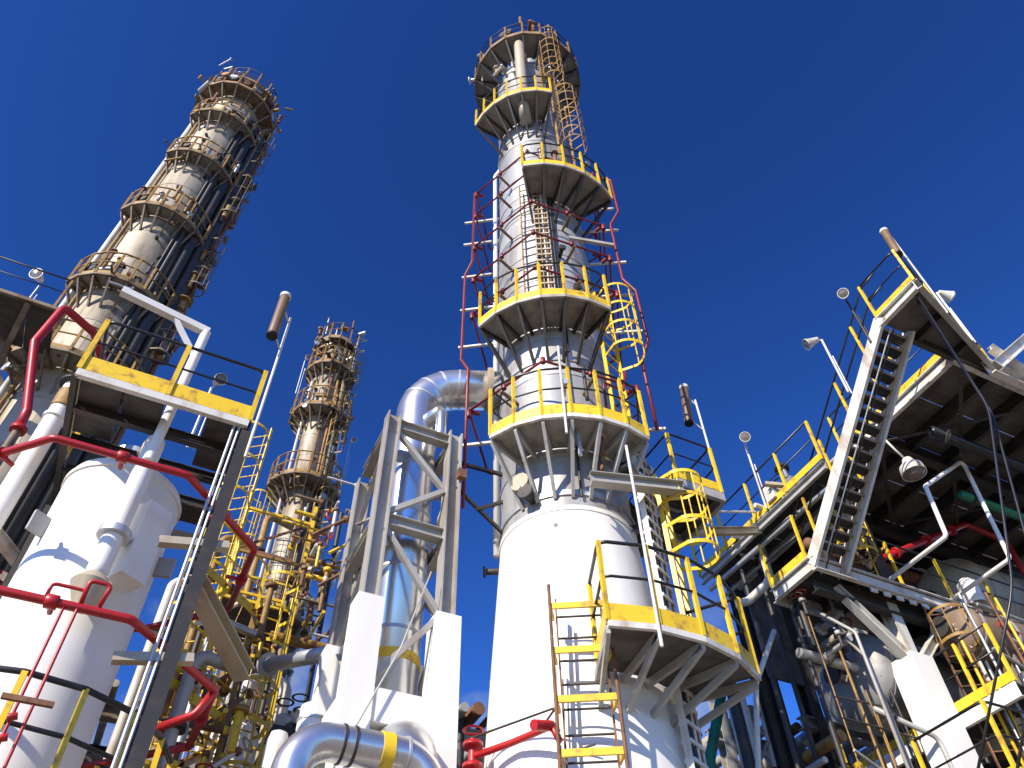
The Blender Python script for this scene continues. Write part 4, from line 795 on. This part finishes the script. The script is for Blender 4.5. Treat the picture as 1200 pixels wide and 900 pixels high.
# horizontal drums
def drum(label, a_, L, rr, mat, saddle, nband=5, axis=(1, 0, 0)):
    T = thing('horizontal_drum', label, 'vessel', a_, 'drums inside the steel structure'); ax = Vector(axis)
    lathe('shell', T, a_, head_profile(rr, 0, rr * .45, 8, False) + [(rr, L)] + head_profile(rr, L, rr * .45)[1:], mat, 40, axis=ax)
    for i in range(nband): lathe('jacket_band', T, Vector(a_) + ax * (L * (i + .05) / nband), [(rr, -.03), (rr + .015, -.03), (rr + .015, .03), (rr, .03)], 'grey_steel', 40, axis=ax)
    for k in (.2, .8):
        q = Vector(a_) + ax * (L * k); box('saddle', T, (q.x, q.y, (q.z - rr * .6 + saddle) / 2), (.3 if axis[0] else 1.3 * rr, 1.3 * rr if axis[0] else .3, q.z - rr * .6 - saddle), 'concrete')
    for i in range(8):
        t_ = math.pi * 2 * (i + .5) / 8; y = Vector((0, 1, 0)) if axis[0] else Vector((1, 0, 0)); e = y * math.cos(t_) + Vector((0, 0, 1)) * math.sin(t_)
        bar('head_seam', T, Vector(a_) - ax * (rr * .455) + e * .08, Vector(a_) - ax * (rr * .225) + e * rr * .87, .02, .02, 'grey_steel')
    rod('nozzle', T, Vector(a_) - ax * rr * .4, Vector(a_) - ax * (rr * .4 + .25), .12, mat, 14); rod('flange', T, Vector(a_) - ax * (rr * .4 + .25), Vector(a_) - ax * (rr * .4 + .31), .2, 'dark_steel', 16)
    return T
drum('grey jacketed drum with dished head below the lower deck', (12.75, 10.25, 9.6), 5.0, .92, 'grey_jacket', 0)
drum('brown jacketed drum right of the white column under the lower deck', (14.0, 8.55, 10.02), 4.6, .56, 'brown_jacket', 0)
drum('beige jacketed drum lying on the lower deck behind black rails', (17.0, 10.2, 12.45), 3.0, 1.15, 'beige_jacket', Z1)
# lowest walkway
lw = thing('walkway', 'low walkway with yellow toe board passing behind the white column', 'walkway', (13.9, 9.5, 0))
for i in range(6): box('deck_panel', lw, (13.95, 7.95 + .6 * i, 8.4), (1.2, .58, .03), 'dark_grating')
for uu in (13.35, 14.55): beam('edge_beam', lw, (uu, 7.6, 8.26), (uu, 11.9, 8.26), .09, .26, 'white_paint', 'C', up=(0, 0, -1))
railing(lw, [(13.33, 9.1, 8.4), (13.33, 7.6, 8.4)], gap=.75, toe_h=.17, pr=.028, mid=True)
bar('toe_board', lw, (13.33, 9.1, 8.5), (13.33, 11.9, 8.5), .012, .17, 'yellow_paint'); bar('post', lw, (13.33, 11.7, 8.4), (13.33, 11.7, 9.5), .05, .05, 'yellow_paint')
for vv in (5.8, 9.6): beam('support_post', lw, (13.95, vv + 2.0, 0), (13.95, vv + 2.0, 8.1), .2, .2, 'grey_steel')
# ------------------------------------------------------------------ pipes and clutter in the steel structure
def sloped(label, pts, r, mat, name='process_pipe', cat='pipe', bend=.2, group='pipes in the steel structure', fl=True):
    T = thing(name, label, cat, pts[0], group); pipe('run', T, pts, r, mat, bend, 12)
    a_, b_ = Vector(pts[0]), Vector(pts[1]); d = (b_ - a_).normalized()
    if fl: rod('flange', T, a_ + d * .3, a_ + d * .38, r * 1.7, 'dark_steel', 12)
    return T
sloped('green painted upright pipe right of the lower yellow platform', [(10.6, 12.6, 0), (10.6, 12.6, 8.6), (11.4, 12.6, 10.4)], .11, 'green_paint')
sloped('black upright pipe left of the green pipe', [(9.9, 12.9, 0), (9.9, 12.9, 9.6), (11.2, 12.6, 10.5)], .10, 'black_paint')
sloped('dark pipe beside the grey drum head', [(11.05, 12.0, 0), (11.05, 12.0, 10.2), (11.6, 12.0, 10.5)], .12, 'dark_steel')
sloped('pale pole leaning under the staircase landing', [(8.9, 10.9, 3.0), (10.0, 10.2, 8.9), (10.85, 10.2, 10.2)], .05, 'white_steel', fl=False)
sloped('white pipe dropping beside the drum head', [(11.5, 8.9, 4.0), (11.5, 8.9, 9.6), (11.4, 9.6, 10.5)], .032, 'weathered_steel')
sloped('second white pipe dropping in front of the grey drum', [(11.9, 9.1, 4.0), (11.75, 9.05, 9.2), (11.7, 9.6, 10.3)], .028, 'weathered_steel')
sloped('pale pipe crossing low in front of the grey drum', [(11.6, 9.2, 8.3), (12.7, 9.0, 7.9), (12.75, 9.0, 5.0)], .045, 'weathered_steel')
sloped('thin white bent pipe against the sky under the platform', [(9.6, 13.5, 9.2), (8.9, 13.5, 8.9), (8.9, 13.5, 7.6), (9.3, 13.5, 6.8)], .05, 'white_steel')
sloped('green pipe in shade under the high deck', [(15.0, 7.6, 13.2), (18.6, 7.6, 13.2), (18.6, 8.9, 11.2)], .1, 'green_paint')
sloped('black pipe below the high deck', [(13.3, 6.6, 13.55), (19.0, 6.6, 13.55), (19, 6.6, 11)], .12, 'black_paint')
sloped('rusty pipe below the high deck', [(13.2, 10.6, 13.4), (19.0, 10.6, 13.4), (19, 10.6, 11)], .14, 'rust')
for i, (x, y, zt, r_, m) in enumerate(((14.1, 8.5, 10.2, .035, 'white_steel'), (14.3, 8.5, 10.0, .03, 'white_steel'), (13.8, 8.45, 9.9, .03, 'yellow_paint'), (14.6, 8.4, 10.5, .05, 'rust'), (15.2, 8.5, 9.9, .05, 'galvanised'), (16.0, 8.4, 10.4, .07, 'white_steel'))):
    sloped(['first thin white conduit right of the white column', 'second thin white conduit right of the white column', 'thin yellow conduit right of the white column', 'rusty conduit right of the brown drum head', 'galvanised conduit right of the brown drum head', 'white pipe near the right edge under the lower deck'][i], [(x, y, 5.5), (x, y, zt), (x + .1, y + .5, zt + .25)], r_, m, group='thin pipes right of the white column')
vc = thing('valve_station', 'valves and flanges clustered under the lower deck at right', 'valve', (15.6, 8.3, 8.6))
rnd = random.Random(4)
for i in range(16):
    q = Vector((14.9 + rnd.random() * 2.2, 7.9 + rnd.random() * .5, 8.1 + rnd.random() * 2.0)); d = Vector((rnd.uniform(-1, 1), rnd.uniform(-.4, .4), rnd.uniform(-.6, .6))).normalized()
    rod('pipe_spool', vc, q - d * .35, q + d * .35, .07, rnd.choice(('white_steel', 'galvanised', 'grey_steel', 'rust', 'dark_steel')), 10); rod('flange', vc, q - d * .04, q + d * .04, .15, rnd.choice(('white_steel', 'dark_steel', 'galvanised')), 12)
bar('carrier', vc, (14.6, 8.2, 8.0), (17.4, 8.2, 8.0), .1, .14, 'dark_steel'); bar('carrier', vc, (15.0, 8.2, 0), (15.0, 8.2, 8.0), .12, .12, 'dark_steel')
cl = thing('valve_station', 'jumble of pipes and valves behind the yellow ladder on the lower deck', 'valve', (12.6, 9.7, Z1))
for i in range(18):
    q = Vector((12.3 + rnd.random() * 2.0, 9.35 + rnd.random() * .5, Z1 + .15 + rnd.random() * 1.5)); d = Vector((rnd.uniform(-1, 1), rnd.uniform(-.4, .4), rnd.uniform(-.8, .8))).normalized()
    rod('pipe_spool', cl, q - d * .3, q + d * .3, .05, rnd.choice(('white_steel', 'galvanised', 'old_yellow', 'rust', 'dark_steel')), 10); rod('flange', cl, q - d * .03, q + d * .03, .11, rnd.choice(('white_steel', 'dark_steel', 'old_yellow')), 12)
cab = thing('cable', 'pair of slack black cables hanging at the right edge', 'cable', (9.6, 5.4, 6))
pipe('strand', cab, [(9.0, 6.3, 5.3), (9.8, 5.0, 7.6), (10.7, 4.3, 10.8), (10.98, 4.3, 14.15)], .02, 'black_paint', 2, 6); pipe('strand', cab, [(9.25, 6.1, 5.1), (10.1, 4.9, 7.4), (10.95, 4.4, 10.9), (11.1, 4.4, 14.15)], .02, 'black_paint', 2, 6)
rod('hook', cab, (10.98, 4.3, 14.1), (11.1, 4.4, 14.15), .02, 'black_paint', 6)

# ------------------------------------------------------------------ background racks
def rack(label, az, d, wid, ztop, levels, seed, mats, w_=.28):
    c = Vector((*pol(az, d), 0)); T = thing('pipe_rack', label, 'pipe rack', c, 'pipe racks in the background'); rnd = random.Random(seed)
    us = (-wid / 2, wid / 2)
    for a_ in us:
        for b_ in (0, 2.0): beam('post', T, c + Vector((a_, b_, 0)), c + Vector((a_, b_, ztop + rnd.uniform(-.2, .6))), w_, w_, rnd.choice(mats))
    for zz in levels:
        for b_ in (0, 2.0): beam('cross_beam', T, c + Vector((us[0] - .5, b_, zz)), c + Vector((us[1] + .5, b_, zz)), .24, .28, rnd.choice(mats))
        for k in range(6):
            x = us[0] + wid * (k + .5) / 6; r_ = rnd.choice((.08, .12, .16, .2)); rod('pipe_run', T, c + Vector((x, -.8, zz + .15 + r_)), c + Vector((x, 3.2, zz + .15 + r_)), r_, rnd.choice(('galvanised', 'white_steel', 'grey_steel', 'old_shell', 'rust', 'dark_steel')), 12)
        for k in range(5):
            x = us[0] + wid * rnd.random(); rod('drop_pipe', T, c + Vector((x, -.3, zz - 1.6)), c + Vector((x, -.3, zz + .3)), rnd.choice((.05, .08, .11)), rnd.choice(('galvanised', 'white_steel', 'grey_steel', 'dark_steel', 'old_yellow')), 8)
    for k in range(len(levels) - 1): beam('brace', T, c + Vector((us[0], 0, levels[k])), c + Vector((us[1], 0, levels[k + 1])), .14, .14, rnd.choice(mats), 'L')
    return T
rack('grey pipe rack low behind the white skirt on its right', 18.5, 21, 4.0, 11.4, (6.5, 8.6, 10.4), 2, ('grey_steel', 'dark_steel', 'galvanised'))
rack('brown grey pipe rack seen between the white frame and the skirt', -3.6, 19, 2.2, 11.6, (6.6, 8.8, 10.6), 8, ('grey_steel', 'old_steel', 'white_steel'))
rack('dark pipe rack behind the short white vent pipe', -18.5, 15.2, 4.2, 7.4, (5.2, 6.4, 7.3), 5, ('dark_steel', 'white_steel', 'old_steel'))
rack('dark crowded pipe rack behind the white vessel at the lower left', -27.5, 17.5, 4.5, 11.2, (6.2, 8.0, 9.6), 9, ('old_steel', 'white_steel', 'dark_steel'))
rack('dim pipe rack under the lower deck behind the drums', 33, 22.0, 9.5, 15.2, (6.6, 8.4, 10.2, 12.0, 13.8), 12, ('dark_steel', 'grey_steel'))
rack('dark crowded pipe rack at the left edge below the old column', -41.5, 15.0, 4.0, 10.6, (6.0, 7.8, 9.4), 15, ('old_steel', 'white_steel', 'dark_steel'))
lat = thing('lattice_mast', 'pale lattice mast rising behind the lower yellow platform', 'mast', (*pol(16.3, 17.5), 0))
c = Vector((*pol(16.3, 17.5), 0)); cs = [c + Vector((dx, dy, 0)) for dx, dy in ((-.22, -.22), (.22, -.22), (.22, .22), (-.22, .22))]
for q in cs: bar('chord', lat, q, q + up * 10.2, .09, .09, 'white_steel')
for i in range(12):
    for k in range(4): bar('lacing', lat, cs[k] + up * (2.5 + i * .62), cs[(k + 1) % 4] + up * (3.1 + i * .62), .05, .05, 'grey_steel')
yl = thing('guard_rail', 'yellow guard rails crossing below the scaffold tower at lower left', 'railing', (*pol(-26, 11.5), 0))
b = Vector((*pol(-26.5, 11.8), 5.4)); e = Vector((*pol(-21.0, 13.0), 5.4))
railing(yl, [b, e], gap=.9, rail='yellow_paint', toe_h=.16); railing(yl, [b + up * 2.2, e + up * 2.2], gap=.9, rail='yellow_paint', toe_h=.16); railing(yl, [b + up * 4.2, e + up * 4.2], gap=.9, rail='yellow_paint', toe_h=.16)
for q in (b, e): bar('post', yl, Vector((q.x, q.y, 0)), q + up * 4.2, .09, .09, 'old_yellow')

# dense equipment seen in the shade below and behind the lower deck
def clutter(label, lo, hi, n, seed, mats, rmin=.05, rmax=.14):
    T = thing('valve_station', label, 'valve', ((lo[0] + hi[0]) / 2, (lo[1] + hi[1]) / 2, lo[2])); rnd = random.Random(seed)
    for i in range(n):
        q = Vector([rnd.uniform(a_, b_) for a_, b_ in zip(lo, hi)]); d = Vector(rnd.choice(((1, 0, 0), (0, 1, 0), (0, 0, 1), (0, 0, 1), (.7, 0, .7)))); L = rnd.uniform(.3, 1.1); r_ = rnd.uniform(rmin, rmax); m = rnd.choice(mats)
        rod('pipe_spool', T, q - d * L / 2, q + d * L / 2, r_, m, 10); rod('flange', T, q + d * (L / 2 - .05), q + d * (L / 2 + .03), r_ * 1.8, rnd.choice(mats), 12)
        if i % 3 == 0: lathe('hand_wheel', T, q + d * (L / 2 + .15), [(.11, 0), (.135, .015), (.11, .03), (.09, .015), (.11, 0)], rnd.choice(('dark_steel', 'red_paint', 'galvanised')), 14, axis=d)
    for k in (.15, .85):
        x = lo[0] + (hi[0] - lo[0]) * k; rod('stand', T, (x, hi[1], 0), (x, hi[1], hi[2]), .05, 'dark_steel', 8)
    rod('header', T, (lo[0], hi[1], lo[2]), (hi[0], hi[1], lo[2]), .1, mats[0], 12)
    return T
clutter('small valves and pipe spools under the stair landing', (11.0, 9.3, 9.6), (12.4, 9.9, 10.5), 14, 21, ('weathered_steel', 'dark_steel', 'grey_steel', 'dark_steel'), .03, .07)
clutter('mixed valves below the grey drum', (11.2, 10.6, 6.2), (13.0, 11.8, 8.3), 26, 22, ('dark_steel', 'grey_steel', 'white_steel', 'old_yellow', 'rust'))
clutter('mixed valves low behind the thin conduits at the right edge', (14.4, 8.6, 6.2), (18.0, 9.8, 8.6), 36, 23, ('dark_steel', 'grey_steel', 'white_steel', 'galvanised', 'rust'))
clutter('pipe spools crowding behind the lower yellow platform', (9.0, 13.0, 6.4), (10.8, 14.2, 9.4), 26, 24, ('dark_steel', 'grey_steel', 'white_steel', 'galvanised'))
clutter('valves and spools below the scaffold tower', (0.6, 13.2, 5.0), (2.6, 14.2, 6.6), 44, 25, ('white_steel', 'dark_steel', 'old_yellow', 'galvanised', 'rust'), .03, .08)
clutter('rusty spools and valves behind the dark platform post', (0.4, 12.0, 6.0), (1.6, 13.2, 9.6), 34, 26, ('rust', 'old_yellow', 'old_steel', 'white_steel', 'yellow_paint'), .03, .07)
clutter('pipe spools around the head of the scaffold tower', (1.9, 13.2, 10.2), (3.0, 14.4, 13.6), 40, 27, ('old_yellow', 'rust', 'yellow_paint', 'old_steel', 'white_steel'), .02, .05)
clutter('dark spools behind the white frame braces at left', (-5.2, 11.4, 6.0), (-3.2, 12.8, 9.6), 22, 28, ('old_steel', 'dark_steel', 'rust', 'white_steel'))
clutter('valves crowding the walkway behind the staircase', (10.95, 8.4, 12.65), (11.7, 10.8, 13.3), 18, 29, ('white_steel', 'dark_steel', 'galvanised', 'old_yellow'), .04, .09)
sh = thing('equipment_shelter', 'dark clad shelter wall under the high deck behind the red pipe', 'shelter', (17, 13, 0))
for i in range(9): box('cladding_panel', sh, (13.5 + i * .8, 12.9, 12.6), (.77, .06, 3.0), 'shaded_plate')
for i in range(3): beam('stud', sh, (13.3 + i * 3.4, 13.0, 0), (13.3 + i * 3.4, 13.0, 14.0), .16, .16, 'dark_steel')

cbk = thing('conduit_bank', 'bank of thin conduits and struts crossing in front of the grey drum', 'conduit', (12, 9.5, 5)); rnd = random.Random(77)
for i in range(9):
    x = 11.1 + rnd.random() * 1.7; y = 9.35 + rnd.random() * .5; z1 = rnd.uniform(8.4, 10.6); rod('conduit', cbk, (x, y, 3.0), (x + rnd.uniform(-.15, .15), y, z1), rnd.choice((.014, .018, .026)), rnd.choice(('galvanised', 'weathered_steel', 'dark_steel', 'rust', 'old_yellow')), 6)
for i in range(4):
    z_ = rnd.uniform(6.4, 9.6); rod('strut', cbk, (11.0, 9.4, z_), (12.85, 9.3 + rnd.random() * .4, z_ + rnd.uniform(-.8, .8)), rnd.choice((.02, .03)), rnd.choice(('weathered_steel', 'dark_steel', 'grey_steel')), 6)
cb2 = thing('conduit_bank', 'bank of thin conduits and struts at the lower right edge', 'conduit', (15, 8.2, 5))
for i in range(26):
    x = 13.6 + rnd.random() * 3.8; y = 7.75 + rnd.random() * .6; z1 = rnd.uniform(8.2, 10.6); rod('conduit', cb2, (x, y, 4.0), (x + rnd.uniform(-.1, .1), y, z1), rnd.choice((.016, .022, .03)), rnd.choice(('galvanised', 'white_steel', 'dark_steel', 'rust', 'yellow_paint')), 6)
for i in range(12):
    z_ = rnd.uniform(6.6, 10.4); rod('strut', cb2, (13.5 + rnd.random(), 7.9, z_), (15.4 + 2 * rnd.random(), 8.0 + rnd.random() * .4, z_ + rnd.uniform(-.6, .6)), rnd.choice((.025, .04)), rnd.choice(('weathered_steel', 'dark_steel', 'grey_steel', 'red_paint')), 6)
bar('carrier', cb2, (13.5, 8.0, 7.9), (17.6, 8.0, 7.9), .08, .1, 'dark_steel')
hr = thing('guard_rail', 'dark and yellow guard rail low at the right edge before the valves', 'railing', (12, 7.6, 6.4))
railing(hr, [(11.2, 8.4, 6.2), (11.2, 7.0, 6.2), (15.5, 7.0, 6.2)], gap=1.0, toe_h=.15)
for q in ((11.2, 8.4), (11.2, 7.0), (15.5, 7.0)): bar('support', hr, (*q, 0), (*q, 6.2), .1, .1, 'grey_steel')
for i in range(4): box('deck_panel', hr, (11.75 + i * 1.02, 7.7, 6.18), (1.0, 1.35, .03), 'shaded_plate')
st2 = thing('cable_run', 'conduits clipped along the underside of the staircase', 'conduit', (11.4, 7, Z1))
for k, m in ((.16, 'galvanised'), (.24, 'dark_steel'), (.6, 'old_yellow')): rod('conduit', st2, SA + Vector((U0 + k, .1, -.3)), SB + Vector((U0 + k, 0, -.3)), .016, m, 6)
